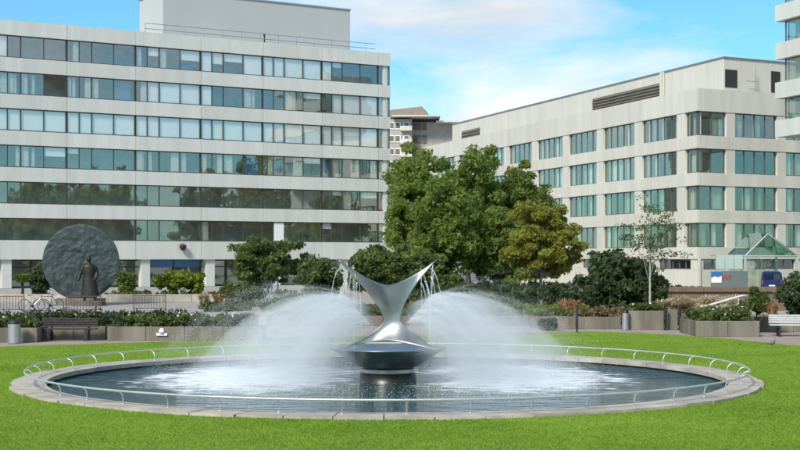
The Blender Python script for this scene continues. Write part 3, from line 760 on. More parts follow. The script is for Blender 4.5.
for py in (126, 139, 152, 165, 178):
    for px in (391.5, 397.5, 406.5):
        w_ = MB().box(-0.75,-0.15,0,0.75,-0.02,1.7).build('window', M['white'], apt, (fx(px), 0, zat(py+3.5,YF)))
        MB().box(-0.5,-0.2,0.3,0.5,-0.16,1.5).build('pane', M['louvre'], w_)
    MB().box(fx(400.5),-1.3,0,fx(412),-0.02,0.25).box(fx(400.5),-1.3,0.25,fx(412),-1.2,1.1).build('balcony', M['concrete2'], apt, (0,0,zat(py+5,YF)))
    for px in (414.5,419,424.5): MB().box(-0.5,2.75,0,0.5,2.97,1.8).build('window', M['louvre'], apt, (fx(px), 0, zat(py+3,YF)))

# ================================================================== vegetation
def leaves(cent, sig, n_per, size, rg, flat=0.75, cull=None):
    """clumps of leaf quads round the given centres"""
    P = []
    for c, s in zip(cent, sig):
        d = rg.normal(0, 1, (n_per,3)); d /= np.linalg.norm(d, axis=1)[:,None]
        r = s*rg.random(n_per)**0.45
        p = np.array(c) + d*r[:,None]*np.array([1,1,flat]); P.append(p)
    P = np.concatenate(P)
    if cull is not None: P = P[P[:,2] > cull]
    n = len(P)
    a = rg.normal(0,1,(n,3)); a /= np.linalg.norm(a,axis=1)[:,None]
    b = np.cross(a, rg.normal(0,1,(n,3))); b /= np.linalg.norm(b,axis=1)[:,None]
    s = size*rg.uniform(0.4,1.55,n)
    a *= s[:,None]; b *= (s*0.6)[:,None]
    return np.stack([P-a, P-b*0.9, P+a, P+b*0.9],1).reshape(-1,3)
def crown_centres(rx, ry, rz, zc, n, rg, shell=0.55, droop=0.0):
    d = rg.normal(0,1,(n,3)); d /= np.linalg.norm(d,axis=1)[:,None]
    r = shell + (1-shell)*rg.random(n)
    lob = 1 + 0.22*np.sin(3*np.arctan2(d[:,1],d[:,0]) + rg.random()*6) + 0.12*np.sin(5*d[:,2]+rg.random()*6) + rg.normal(0,0.10,n)
    return np.stack([d[:,0]*rx*r*lob, d[:,1]*ry*r*lob, zc + d[:,2]*rz*r*lob],1)
def tree(name, label, px, Y, top, bottom, wpx, lm, seed, cat='tree', n_cl=80, n_per=110, size=0.2, sig=0.8, group=None, bark='bark', stems=1, trunk=0.16, ry=None, X=None, flat=0.75, lean=0.0, shell=0.5):
    rg = np.random.default_rng(seed); rs = random.Random(seed)
    X = at(px, Y) if X is None else X
    t = thing(name, label, cat, (X, Y, -0.02), 0, group)
    rx = wpx/2*Y/FPX if wpx > 0 else -wpx; rz = (top-bottom)/2; zc = (top+bottom)/2
    rxs = max(0.2, rx-sig*0.55); rzs = max(0.15, rz-sig*0.45)
    cen = crown_centres(rxs, (ry or rx)-sig*0.5 if (ry or rx) > sig else 0.3, rzs, zc, n_cl, rg, shell)
    sg = rg.uniform(0.55,1.15,n_cl)*sig
    link('crown', np_mesh('crown', leaves(cen, sg, n_per, size, rg, flat, 0.1), 4, M[lm]), t)
    tr = MB()
    for s_ in range(stems):
        ox = 0 if stems == 1 else rs.uniform(-0.35,0.35); oy = 0 if stems == 1 else rs.uniform(-.3,.3)
        ex = ox*2.5 + lean
        pts = [(ox*0.5, oy*0.5, -0.05), (ox*0.7+rs.uniform(-.08,.08), oy, bottom*0.5+0.1), (ox+ex*0.3, oy, max(bottom,0.5)), (ex*0.6, oy, zc), (ex*0.7, oy, zc+rz*0.55)]
        r0 = trunk/(stems**0.5); tr.tube(pts, [r0*1.25, r0, r0*0.8, r0*0.5, r0*0.15], 8)
    k = 14 if n_cl > 50 else 7
    for i in rg.choice(n_cl, min(k, n_cl), replace=False):
        c = cen[i]; zs = rs.uniform(max(bottom,0.4)*0.8, zc); f_ = 0.5
        tr.tube([(0,0,zs), (c[0]*0.45, c[1]*0.45, zs+(c[2]-zs)*0.6), tuple(c)], [trunk*0.4, trunk*0.25, trunk*0.08], 6)
    tr.build('trunk', M[bark], t, smooth=True)
    return t
GT = 'trees between the two buildings'
tree('broadleaf_tree', 'bright green leafy tree against the end of the long office block', 412, 118, zat(146,118), 1.6, 62, 'leaf_a', 1, n_cl=190, n_per=170, size=0.16, sig=0.8, trunk=0.2, group=GT)
tree('broadleaf_tree', 'tallest full crowned green tree in front of the cream building', 468, 108, zat(147,108), 1.6, 92, 'leaf_b', 2, n_cl=270, n_per=170, size=0.155, sig=0.8, trunk=0.24, group=GT)
tree('broadleaf_tree', 'green tree touching the cream wall behind the yellowish tree', 518, 112, zat(166,112), 1.6, 66, 'leaf_b', 3, n_cl=190, n_per=170, size=0.155, sig=0.75, trunk=0.2, group=GT)
tree('broadleaf_tree', 'low shaded tree filling the gap under the tall green crowns', 440, 96, zat(186,96), 0.6, 80, 'leaf_b', 4, n_cl=110, n_per=200, size=0.17, sig=0.9, trunk=0.18, group=GT)
tree('broadleaf_tree', 'dark green understorey tree between the tall tree and yellowish tree', 497, 98, zat(196,98), 0.5, 64, 'leaf_b', 5, n_cl=90, n_per=200, size=0.17, sig=0.9, trunk=0.18, group=GT)
tree('yellowing_tree', 'round yellow green tree with a pale trunk beside dark evergreen bush', 541, 84, zat(203,84), 1.2, 82, 'leaf_y', 6, n_cl=130, n_per=300, size=0.105, sig=0.62, bark='bark_pale', trunk=0.11, flat=0.6)
tree('spreading_tree', 'dome shaped dark green small tree right behind the steel sculpture', 392, 74, zat(244,74), 0.9, 100, 'leaf_p', 7, n_cl=190, n_per=140, size=0.11, sig=0.5, trunk=0.13, stems=3, flat=0.55)
tree('spreading_tree', 'flat topped multi stemmed small tree in front of the office columns', 268, 84, zat(236,84), 1.2, 90, 'leaf_p', 8, n_cl=110, n_per=120, size=0.11, sig=0.5, trunk=0.14, stems=4, flat=0.5, bark='bark_pale')
tree('evergreen_shrub', 'round olive shrub between the multi stemmed tree and the sculpture', 322, 80, zat(258,80), 0.3, 50, 'leaf_m', 9, 'shrub', n_cl=50, n_per=100, size=0.11, sig=0.45, trunk=0.07, stems=3)
tree('evergreen_bush', 'broad dark evergreen bush behind the stone planters beside the feathery sapling', 617, 66, zat(252,66), 0.25, 98, 'leaf_d', 10, 'shrub', n_cl=120, n_per=130, size=0.13, sig=0.55, trunk=0.10, stems=4, ry=1.8)
tree('evergreen_bush', 'small dark bush below the thin feathery sapling', 655, 65, zat(268,65), 0.2, 28, 'leaf_d', 31, 'shrub', n_cl=40, n_per=110, size=0.11, sig=0.4, trunk=0.06, stems=3)
tree('evergreen_bush', 'dark round bush beside the pale slatted bench and blue van', 800, 58, zat(268,58), 0.4, 50, 'leaf_d', 11, 'shrub', n_cl=70, n_per=130, size=0.09, sig=0.4, trunk=0.07, stems=3)
tree('sapling', 'thin feathery sapling with sparse pale leaves before the cream wall', 650, 64, zat(192,64), 2.2, 88, 'leaf_m', 12, n_cl=70, n_per=34, size=0.055, sig=0.46, trunk=0.05, shell=0.25, flat=0.5, bark='bark_pale', ry=1.2)
tree('lime_shrub', 'lime green shrub in front of the blue fascia between two columns', 180, 106, zat(270,106), 0.4, 54, 'leaf_l', 13, 'shrub', n_cl=60, n_per=100, size=0.14, sig=0.45, trunk=0.06, stems=3)
tree('shrub', 'dark green shrub just right of the round bronze disc', 127, 104, zat(271,104), 0.2, 22, 'leaf_b', 14, 'shrub', n_cl=40, n_per=90, size=0.13, sig=0.45, trunk=0.06, stems=3)
tree('shrub', 'dark green shrub between small palm and bronze disc', 40, 102, zat(262,102), 0.2, 26, 'leaf_d', 15, 'shrub', n_cl=50, n_per=90, size=0.14, sig=0.45, trunk=0.06, stems=3)
tree('shrub', 'low green shrub beneath the flat topped small tree', 240, 90, zat(280,90), 0.1, 60, 'leaf_m', 16, 'shrub', n_cl=60, n_per=90, size=0.11, sig=0.4, trunk=0.05, stems=3)
tree('shrub', 'low grey green shrub next to the bent handrail by the planter', 757, 56, zat(289,56), 0.7, 30, 'leaf_p', 17, 'shrub', n_cl=40, n_per=90, size=0.07, sig=0.25, trunk=0.04, stems=3)
# trees off to the right that the office windows mirror
GM = 'trees mirrored in the lower office windows'
for i, (x_, y_, h_) in enumerate(((33,92,13.5),(40,84,15),(47,76,14),(37,74,13),(54,68,15),(31,80,12),(60,60,15),(44,64,14),(36.5,106,14),(43,113,15),(50,107,15),(58,101,16),(48,98,14),(66,106,16),(74,98,16),(56,116,15),(82,104,16))):
    tree('broadleaf_tree', 'green tree seen only as a reflection in lower office windows', 0, y_, h_+2.5, 0.6, -4.6, 'leaf_a', 40+i, n_cl=110, n_per=60, size=0.36, sig=1.2, trunk=0.22, X=x_, group=GM)

tree('broadleaf_tree', 'green tree close to the cream wall behind the bright green tree', 440, 150, 11.5, 0.8, 70, 'leaf_a', 61, n_cl=70, n_per=110, size=0.3, sig=1.2, trunk=0.2, group=GT)
tree('broadleaf_tree', 'green tree close to the cream wall behind the tallest crown', 482, 146, 10.5, 0.8, 64, 'leaf_a', 62, n_cl=70, n_per=110, size=0.3, sig=1.2, trunk=0.2, group=GT)
tree('broadleaf_tree', 'green tree close to the cream wall behind the yellowish crown', 530, 140, 9.0, 0.8, 60, 'leaf_a', 63, n_cl=70, n_per=110, size=0.3, sig=1.1, trunk=0.2, group=GT)

def tuft_mesh(n, h, spread, w, m, seed, name='blades'):
    rg = np.random.default_rng(seed); t = rg.random(n)*2*math.pi; l = rg.uniform(0.2,1,n)*spread; hh = rg.uniform(0.6,1,n)*h
    ba = rg.random(n)*0.12*spread/0.4
    bx, by = np.cos(t)*ba, np.sin(t)*ba; mx_, my_ = np.cos(t)*(ba+l*0.35), np.sin(t)*(ba+l*0.35); ex, ey = np.cos(t)*(ba+l), np.sin(t)*(ba+l)
    px_, py_ = -np.sin(t)*w, np.cos(t)*w; z = np.zeros(n)
    q1 = np.stack([np.stack([bx-px_,by-py_,z],1), np.stack([bx+px_,by+py_,z],1), np.stack([mx_+px_,my_+py_,hh*0.75],1), np.stack([mx_-px_,my_-py_,hh*0.75],1)],1)
    q2 = np.stack([np.stack([mx_-px_,my_-py_,hh*0.75],1), np.stack([mx_+px_,my_+py_,hh*0.75],1), np.stack([ex+px_*.3,ey+py_*.3,hh*(1-0.35*l/spread)],1), np.stack([ex-px_*.3,ey-py_*.3,hh*(1-0.35*l/spread)],1)],1)
    return np_mesh(name, np.concatenate([q1,q2]).reshape(-1,3), 4, m)
def tuft(name, label, px, Y, h, spread, m, seed, group=None, z=0.0, n=260, w=0.012, cat='grass clump'):
    o = link(name, tuft_mesh(n, h, spread, w, M[m], seed), None, (at(px,Y), Y, z-0.01)); return tag(o, label, cat, group)
tuft('dry_grass_clump', 'straw coloured grass clump beside the orange one near the columns', 204, 88, 1.0, 0.65, 'straw', 1, w=0.03)
tuft('dry_grass_clump', 'orange brown dry grass clump near the office columns', 219, 87, 0.95, 0.6, 'straw_o', 2, w=0.03)
random.seed(4)
for i in range(12):
    px = 662+i*6.5
    tuft('dry_grass_clump', 'tall straw coloured grass clump along the bed below the brown coping', px, 64+random.uniform(-1,1), random.uniform(0.75,1.05), 0.6, 'straw', 10+i, 'straw grasses below the brown coping', 0.45, n=420, w=0.026)
for i, px in enumerate((700,712,724,736)):
    tuft('dry_grass_clump', 'straw grass clump in the bed beside the sloping handrail', px, 57, 0.62, 0.42, 'straw', 30+i, 'straw grasses beside the handrail', 0.62, w=0.014)
tuft('dry_grass_clump', 'orange tinted grass clump beside the dark bush and pale bench', 772, 55.5, 0.75, 0.45, 'straw_o', 36, None, 0.62, w=0.014)
for i, px in enumerate((566,574)):
    tuft('dry_grass_clump', 'russet grass clump at the foot of the broad dark bush', px, 63.5, 1.15, 0.6, 'straw_o', 38+i, 'russet grasses by the dark bush', 0.2, w=0.018)
# small palm
pl = thing('palm', 'small fan palm beside the bronze disc in front of the office', 'palm', (at(22,98), 98, -0.01))
MB().tube([(0,0,0),(0.05,0,0.8),(0,0,1.5)], [0.14,0.11,0.10], 8).build('trunk', M['bark'], pl, smooth=True)
link('fronds', tuft_mesh(170, 0.75, 1.25, 0.045, M['leaf_b'], 77, 'fronds'), pl, (0,0,1.3))

# bedding: low planting masses (cannot be counted) inside beds
def bed(name, label, x0, x1, y0, y1, z, h, m, n, size, seed, flowers=0, fm='flower'):
    rg = np.random.default_rng(seed)
    k = max(12, n//60); cen = np.stack([rg.uniform(x0,x1,k), rg.uniform(y0,y1,k), z+rg.uniform(0.1,0.85,k)*h],1)
    o = link(name, np_mesh(name, leaves(cen, rg.uniform(0.4,1,k)*max(0.22,h*0.5), n//k, size, rg, 0.8, z), 4, M[m])); tag(o, label, 'plants', kind='stuff')
    if flowers:
        fp_ = np.stack([rg.uniform(x0,x1,flowers), rg.uniform(y0,(y0+y1)/2,flowers), z+h*rg.uniform(0.6,1.15,flowers)],1)
        fo = link('flowers', np_mesh('flowers', leaves(fp_, np.full(flowers,0.035), 8, 0.035, rg), 4, M[fm]), o); fo['kind'] = 'stuff'
    return o

# ================================================================== planters, beds
def planter(label, x0, x1, y0, y1, h, group=None, course=0.0, rz=0):
    t = thing('stone_planter', label, 'planter', (x0, y0, -0.006), rz, group)
    w, d = x1-x0, y1-y0
    n = max(1, round(w/1.25)); random.seed(int(x0*100)%977)
    for i in range(n):
        a, b = w*i/n, w*(i+1)/n
        MB().bbox(a+0.006, random.uniform(0,.008), 0, b-0.006, 0.14, h-random.uniform(0,.008), 0.012).build('panel', M['stone'], t)
    MB().bbox(0,0.146,0,0.14,d,h-.01,0.012).build('panel', M['stone'], t); MB().bbox(w-0.14,0.146,0,w,d,h-.01,0.012).build('panel', M['stone'], t)
    MB().bbox(0.146,d-0.14,0,w-0.146,d,h-.01,0.012).build('panel', M['stone'], t)
    MB().box(0.141,0.147,0.01,w-0.141,d-0.141,h-0.10).build('soil', M['soil'], t)
    return t
Yl = 49.8
planter('low stone planter beside the grey litter bin', at(-40,Yl), at(37,Yl), Yl, Yl+1.6, 0.52)
bed('bedding_plants', 'green plants with a few blooms behind the grey litter bin', at(-38,Yl)+.2, at(37,Yl)-.2, Yl+.2, Yl+1.4, 0.42, 0.5, 'leaf_m', 5200, 0.06, 1, 6)
planter('short stone planter behind the dark bench', at(41,51.5), at(105,51.5), 51.6, 52.9, 0.5)
bed('bedding_plants', 'dark green hedge plants behind the dark bench', at(41,52)+.1, at(105,52)-.1, 51.8, 52.7, 0.42, 0.55, 'leaf_d', 5200, 0.06, 2, 6)
planter('long stone planter with a white lamp on its front', at(107,50.8), at(262,50.8), 50.8, 52.4, 0.52)
bed('bedding_plants', 'dark rose bushes with white blooms in the long stone planter', at(107,50.8)+.2, at(262,50.8)-.2, 51.0, 52.2, 0.42, 0.5, 'leaf_m', 9000, 0.06, 3, 12)
lamp = thing('wall_lamp', 'small white dome lamp on the long stone planter', 'lamp', (at(162,50.8), 50.785, 0.3))
MB().bbox(-0.2,-0.05,-0.12,0.2,0.02,-0.02,0.01).build('plate', M['white'], lamp)
MB().lathe([(0.10,-0.02),(0.11,0.04),(0.08,0.12),(0.03,0.155),(0.005,0.16)], 14, (0,-0.03,0)).build('dome', M['white'], lamp, smooth=True)
Yr = 59.2
planter('low stone planter beside the thin dark post', at(532,Yr), at(576,Yr), Yr, Yr+1.4, 0.55)
bed('bedding_plants', 'mixed green plants in the planter beside the thin post', at(532,Yr)+.15, at(576,Yr)-.15, Yr+.2, Yr+1.2, 0.45, 0.3, 'leaf_m', 3000, 0.07, 4)
planter('low stone planter in front of the broad dark bush', at(578,Yr), at(621,Yr), Yr, Yr+1.4, 0.52)
bed('bedding_plants', 'green and russet plants in front of the broad dark bush', at(578,Yr)+.15, at(621,Yr)-.15, Yr+.2, Yr+1.2, 0.42, 0.4, 'leaf_r', 3600, 0.07, 5, 4)
planter('taller stone planter beside the slim grey bin', at(629,58.6), at(664,58.6), 58.6, 60.1, 0.80)
bed('bedding_plants', 'olive plants with white blooms in the taller planter', at(629,58.6)+.15, at(664,58.6)-.15, 58.8, 59.9, 0.7, 0.35, 'leaf_m', 3200, 0.06, 6, 5)
planter('square stone pier planter between two black posts', at(668,58.6), at(678,58.6), 58.6, 59.4, 0.84)
planter('large stone planter beside the pale slatted bench', at(692,54.2), at(752,53.2)+0.35, 53.4, 56.6, 0.60)
bed('bedding_plants', 'rose bushes with white blooms in the large planter', at(692,54)+.2, at(752,54)-.1, 53.6, 56.3, 0.5, 0.55, 'leaf_m', 7000, 0.06, 7, 14)
planter('stone planter holding the dark round bush behind the pale bench', at(754,57), at(830,57), 56.8, 59.6, 0.62)
# long raised bed behind the fountain
planter('long raised stone bed behind the fountain spray', at(266,62), at(530,62), 62.0, 66.0, 0.45)
bed('bedding_plants', 'mixed green planting behind the fountain spray', at(268,62)+.2, at(528,62)-.2, 62.4, 65.6, 0.36, 0.55, 'leaf_m', 22000, 0.08, 8, 0)
bed('ground_cover', 'bright green ground cover under the yellowish tree', at(500,74), at(590,74), 67, 78, 0.0, 0.5, 'leaf_a', 12000, 0.1, 9)
bed('ground_cover', 'olive and russet bed between the sculpture and the yellowish tree', at(405,74), at(500,74), 68, 76, 0.0, 0.75, 'leaf_r', 12000, 0.1, 19)
bed('ground_cover', 'shaded ground cover plants under the tall trees', at(405,92), at(580,92), 80, 104, 0.0, 1.25, 'leaf_d', 22000, 0.14, 10)
bed('ground_cover', 'low planting along the foot of the office columns', at(112,104), at(335,104), 98, 108, 0.0, 0.5, 'leaf_m', 16000, 0.12, 11)
bed('ground_cover', 'planting strip under the flat topped small tree', at(215,84), at(345,84), 78, 90, 0.0, 0.55, 'leaf_m', 13000, 0.1, 12)
bed('ground_cover', 'low planting along the foot of the cream building', at(560,118), at(690,118), 112, 122, 0.0, 0.7, 'leaf_d', 9000, 0.14, 13)
bed('hedge', 'clipped dark hedge running behind the planters on the office side', at(-30,60), at(215,60), 56.0, 57.2, 0.0, 0.85, 'leaf_d', 16000, 0.07, 14)
bed('ground_cover', 'russet and green shrubs at the foot of the dark evergreen bush', at(575,63), at(690,63), 61.5, 65, 0.0, 0.8, 'leaf_r', 9000, 0.08, 15)
# box hedge beside the spray
bx_ = bed('box_hedge', 'clipped dark box hedge at the end of the spray', at(541,57.6), at(556,57.6), 57.5, 58.3, 0.0, 0.5, 'leaf_d', 3000, 0.05, 16)

# ================================================================== benches
def bench(label, X, Y, rz, m, L_, legs_m):
    t = thing('park_bench', label, 'bench', (X, Y, -0.006), rz)
    for i in range(4): MB().bbox(-L_/2, -0.22+i*0.115, 0.42, L_/2, -0.125+i*0.115, 0.46, 0.008).build('seat_slat', m, t)
    for i in range(4):
        z = 0.50+i*0.085; MB().bbox(-L_/2, 0.24+i*0.012, z, L_/2, 0.275+i*0.012, z+0.07, 0.008).build('back_slat', m, t)
    for sx in (-1, 1):
        for yy in (-0.2, 0.24):
            MB().box(-0.035, -0.03, 0, 0.035, 0.03, 0.415 if yy < 0 else 0.86).build('leg', legs_m, t, (sx*(L_/2-0.35), yy if yy < 0 else 0.317, 0))
        MB().box(-0.03,-0.22,0.36,0.03,0.286,0.415).build('bearer', legs_m, t, (sx*(L_/2-0.35)+0.068*sx,0,0))
    return t
bench('dark timber bench between the litter bin and long planter', at(69.5,50.9), 50.7, 0, M['wood_dark'], 2.05, M['wood_dark'])
bench('pale weathered slatted bench beside the large stone planter', at(797,53.5), 53.6, R(-6), M['wood_pale'], 2.0, M['black'])

# bins, posts
def bin_(label, px, Y, r, h, m):
    t = thing('litter_bin', label, 'bin', (at(px,Y), Y, -0.006))
    MB().lathe([(r*0.9,0),(r,0.03),(r,h*0.82),(r*0.97,h*0.83)], 20).build('body', m, t, smooth=False)
    MB().lathe([(r*1.05,h*0.835),(r*1.08,h*0.88),(r*0.9,h*0.97),(r*0.3,h),(0.01,h)], 20).build('lid', M['black'], t, smooth=True)
bin_('round grey litter bin beside the low planter and dark bench', 14.3, 49.2, 0.22, 0.84, M['galv'])
bin_('slim grey bin between the low and the taller stone planters', 625.3, 58.4, 0.14, 0.86, M['galv'])
def post(label, px, Y, h, r, m, group=None):
    t = thing('bollard', label, 'bollard', (at(px,Y), Y, -0.006), 0, group)
    MB().lathe([(r*1.6,0),(r*1.6,0.03),(r,0.04),(r,h-0.06)], 12).build('shaft', m, t); MB().lathe([(r*1.15,h-0.055),(r*1.15,h-0.02),(r*0.4,h)], 12).build('cap', m, t)
post('black post at the square stone pier beside the taller planter', 666, 58.3, 0.95, 0.055, M['black'])
post('black post at the square stone pier beside the steps', 680, 58.3, 0.95, 0.055, M['black'])
post('thin dark post standing alone at the lawn edge', 577, 56.6, 1.12, 0.04, M['steel_dark'])
# steps and sloping rail
st = thing('steps', 'short stone steps between the black post and large planter', 'steps', (at(683,59), 58.4, -0.006))
for i in range(4): MB().bbox(0, i*0.34, i*0.16+(0.002 if i else 0), at(698,59)-at(683,59)+0.9, i*0.34+0.36-(0.002), (i+1)*0.16, 0.01).build('step', M['stone'], st)
hr = thing('sloping_handrail', 'white sloping handrail above the large stone planter', 'railing', (at(698,59.9), 59.9, -0.006))
xe = at(742,62)-at(698,59.9)
z0_, z1_ = zat(308,59.9), zat(295.5,62)
MB().tube([(0,0,z0_-0.1),(0.05,0,z0_),(xe,2.1,z1_),(xe+0.25,2.2,z1_)], 0.045, 8).build('rail', M['white'], hr, smooth=True)
for t_ in (0.1, 0.5, 0.92): MB().tube([(xe*t_,2.1*t_,0),(xe*t_,2.1*t_,z0_+(z1_-z0_)*t_-0.045)], 0.03, 6).build('post', M['white'], hr)
# terrace wall with brown coping
tw = thing('terrace_wall', 'long low terrace wall with flat brown coping in front of the entrance', 'wall', (at(640,80), 80, -0.012))
wlen = at(800,80)-at(640,80)
for i in range(5):
    a, b = wlen*i/5, wlen*(i+1)/5
    MB().bbox(a+0.006,0.15,0,b-0.006,0.45,1.06,0.01).build('wall_panel', M['brown'], tw); MB().bbox(a+0.004,0,1.063,b-0.004,0.6,1.36,0.02).build('coping', M['brown'], tw)

# ================================================================== railings, bicycles on the left forecourt
def railing(label, pa, pb, Y):
    L_ = at(pb,Y)-at(pa,Y); t = thing('guard_railing', label, 'railing', (at(pa,Y), Y, -0.012))
    for z in (0.12, 0.86): MB().box(0.05,-0.02,z,L_-0.05,0.02,z+0.045).build('rail', M['rail_red'], t)
    for x_ in (0, L_-0.05): MB().box(0,-0.025,0,0.05,0.025,0.95).build('post', M['rail_red'], t, (x_,0,0))
    n = int(L_/0.16); bm_ = MB().box(-0.014,-0.012,0.166,0.014,0.012,0.859).mesh('bar', M['rail_red'])
    for i in range(1, n): link('bar', bm_, t, (L_*i/n, 0, 0))
railing('red brown guard railing beside the parked bicycles', -14, 24.5, 78)
railing('red brown guard railing in front of the bronze statue', 66, 101, 78)
railing('red brown guard railing in front of the lime shrub', 133, 166, 80)
def bicycle(label, X, Y, rz, cm):
    t = thing('bicycle', label, 'bicycle', (X, Y, -0.012), rz)
    for x_ in (-0.52, 0.52):
        w_ = MB().tube([(0.33*math.cos(2*math.pi*i/28),0,0.33*math.sin(2*math.pi*i/28)) for i in range(28)], 0.02, 6, True).build('wheel', M['rubber'], t, (x_,0,0.35), smooth=True)
        MB().tube([(0.30*math.cos(2*math.pi*i/28),0,0.30*math.sin(2*math.pi*i/28)) for i in range(28)], 0.012, 6, True).build('rim', M['galv'], w_, smooth=True)
        sp = MB()
        for i in range(10): sp.tube([(0,0,0),(0.29*math.cos(2*math.pi*i/10),0,0.29*math.sin(2*math.pi*i/10))], 0.003, 4)
        sp.build('spokes', M['galv'], w_)
    f_ = MB(); bb, st_, hd, rear, fr_ = (-0.08,0,0.30), (-0.22,0,0.82), (0.36,0,0.84), (-0.52,0,0.35), (0.52,0,0.35)
    for a, b in ((bb,st_),(st_,hd),(bb,(0.38,0,0.74)),(bb,rear),(st_,rear)): f_.tube([a,b], 0.018, 6)
    f_.build('frame', cm, t); MB().tube([(0.34,0,0.95),(0.38,0,0.74),fr_], 0.018, 6).build('fork', cm, t)
    MB().tube([(0.30,-0.28,1.0),(0.38,-0.2,1.0),(0.345,0,0.97),(0.38,0.2,1.0),(0.30,0.28,1.0)], 0.014, 6).build('handlebar', M['black'], t)
    MB().add([(-0.36,-0.07,0.90),(-0.36,0.07,0.90),(-0.06,0.02,0.90),(-0.06,-0.02,0.90),(-0.36,-0.06,0.94),(-0.36,0.06,0.94),(-0.06,0.015,0.93),(-0.06,-0.015,0.93)], [(0,1,2,3),(7,6,5,4),(0,4,5,1),(1,5,6,2),(2,6,7,3),(3,7,4,0)]).build('saddle', M['black'], t)
    MB().tube([st_,(-0.23,0,0.90)], 0.014, 6).build('seat_post', M['galv'], t)
    MB().lathe([(0.09,-0.01),(0.09,0.01)], 14).build('crank', M['steel_dark'], t, (-0.08,-0.03,0.30)).rotation_euler = (R(90),0,0)
bicycle('silver bicycle parked at the red brown railing', at(34,79), 79, R(12), M['galv'])
bicycle('dark bicycle parked beside the silver bicycle', at(48,79.5), 79.6, R(-160), M['black'])

# low kerb line of the forecourt
fw = thing('forecourt_wall', 'low pale wall along the forecourt behind the railings', 'wall', (at(-60,95), 95, -0.012))
for i in range(12):
    MB().bbox(i*1.9+0.01,0,0,i*1.9+1.89,0.35,0.55,0.015).build('block', M['stone'] if False else M['slab'], fw)

# ================================================================== bronze disc and statue
YD = 90.0
dz = thing('memorial_disc', 'large round blue grey bronze disc standing behind the statue', 'monument', (at(81,YD), YD, -0.012), R(4))
rgd = np.random.default_rng(9)
nn = 72; Rr = 2.44
dm = MB(); rings = [0, .08, .16, .24, .32, .4, .48, .56, .64, .72, .8, .88, .94, 1.0]; vv = []; ff = []
for face, ysgn in ((0,-1),(1,1)):
    base = len(vv); vv.append((0, ysgn*0.09-0.0, 2.75))
    for r_ in rings[1:]:
        for i in range(nn):
            a = 2*math.pi*i/nn; bump = 0.05*mnoise.noise((Rr*r_*math.cos(a)*1.6, 3.1, Rr*r_*math.sin(a)*1.6))+0.05*mnoise.noise((Rr*r_*math.cos(a)*4, 1.1, Rr*r_*math.sin(a)*4)) if r_ < .95 else 0
            vv.append((Rr*r_*math.cos(a), ysgn*(0.10 if r_ < 1 else 0.07)+bump, 2.75+Rr*r_*math.sin(a)))
    for i in range(nn): 
        j = (i+1)%nn; q = (base, base+1+i, base+1+j); ff.append(q if face == 0 else q[::-1])
    for k_ in range(len(rings)-2):
        for i in range(nn):
            j = (i+1)%nn; q = (base+1+k_*nn+i, base+1+(k_+1)*nn+i, base+1+(k_+1)*nn+j, base+1+k_*nn+j); ff.append(q if face == 0 else q[::-1])
o1 = 1+(len(rings)-2)*nn; o2 = o1+1+(len(rings)-1)*nn
for i in range(nn):
    j = (i+1)%nn; ff.append((o1+j, o1+i, o2+i, o2+j))
dm.add(vv, ff).build('disc', M['disc'], dz)
MB().bbox(-1.5,-0.6,0,1.5,0.6,0.42,0.03).build('plinth', M['stone'], dz)
YS = 88.4
sb = thing('statue_plinth', 'low round stone plinth under the bronze figure', 'plinth', (at(89,YS), YS, -0.012))
MB().lathe([(1.05,0),(1.05,0.28),(1.0,0.31)], 32).build('drum', M['stone'], sb)
stt = thing('statue', 'dark bronze statue of a striding person in a long coat before the disc', 'statue', (at(89,YS), YS, 0.295), R(6))
def loft(mb, secs, n=14):
    v_ = [(cx+rx*math.cos(2*math.pi*j/n), cy+ry*math.sin(2*math.pi*j/n), z) for (cx,cy,z,rx,ry) in secs for j in range(n)]
    f_ = [(i*n+j, i*n+(j+1)%n, (i+1)*n+(j+1)%n, (i+1)*n+j) for i in range(len(secs)-1) for j in range(n)]
    f_ += [tuple(range(n-1,-1,-1)), tuple((len(secs)-1)*n+j for j in range(n))]; return mb.add(v_, f_)
bd = MB()
loft(bd, [(0.08,0,0.28,0.58,0.42),(0.06,0,0.7,0.53,0.38),(0.03,0,1.2,0.44,0.33),(0,0,1.55,0.36,0.28),(0,0,1.85,0.38,0.28),(0,0,2.15,0.42,0.27),(0,0,2.28,0.33,0.22),(0,0,2.38,0.13,0.13),(0,-0.03,2.47,0.11,0.12),(0.0,-0.05,2.56,0.15,0.18),(0,-0.05,2.68,0.165,0.19),(0,-0.03,2.78,0.15,0.17),(0,-0.02,2.84,0.07,0.08)])
bd.tube([(-0.36,0,2.16),(-0.52,-0.05,1.78),(-0.60,-0.28,1.42),(-0.64,-0.42,1.24)], [0.14,0.125,0.10,0.07], 10)
bd.tube([(0.36,0,2.16),(0.50,0.08,1.78),(0.46,-0.15,1.42),(0.38,-0.30,1.30)], [0.14,0.125,0.10,0.07], 10)
bd.tube([(-0.22,-0.1,0.6),(-0.26,-0.2,0.25),(-0.27,-0.26,0.06),(-0.28,-0.48,0.05)], [0.16,0.12,0.09,0.07], 10)
bd.tube([(0.28,0.08,0.6),(0.34,0.2,0.25),(0.36,0.26,0.06),(0.36,0.06,0.05)], [0.16,0.12,0.09,0.07], 10)
fig = bd.build('figure', M['bronze'], stt, smooth=True)
rm = fig.modifiers.new('fuse', 'REMESH'); rm.mode = 'VOXEL'; rm.voxel_size = 0.045; rm.use_smooth_shade = True

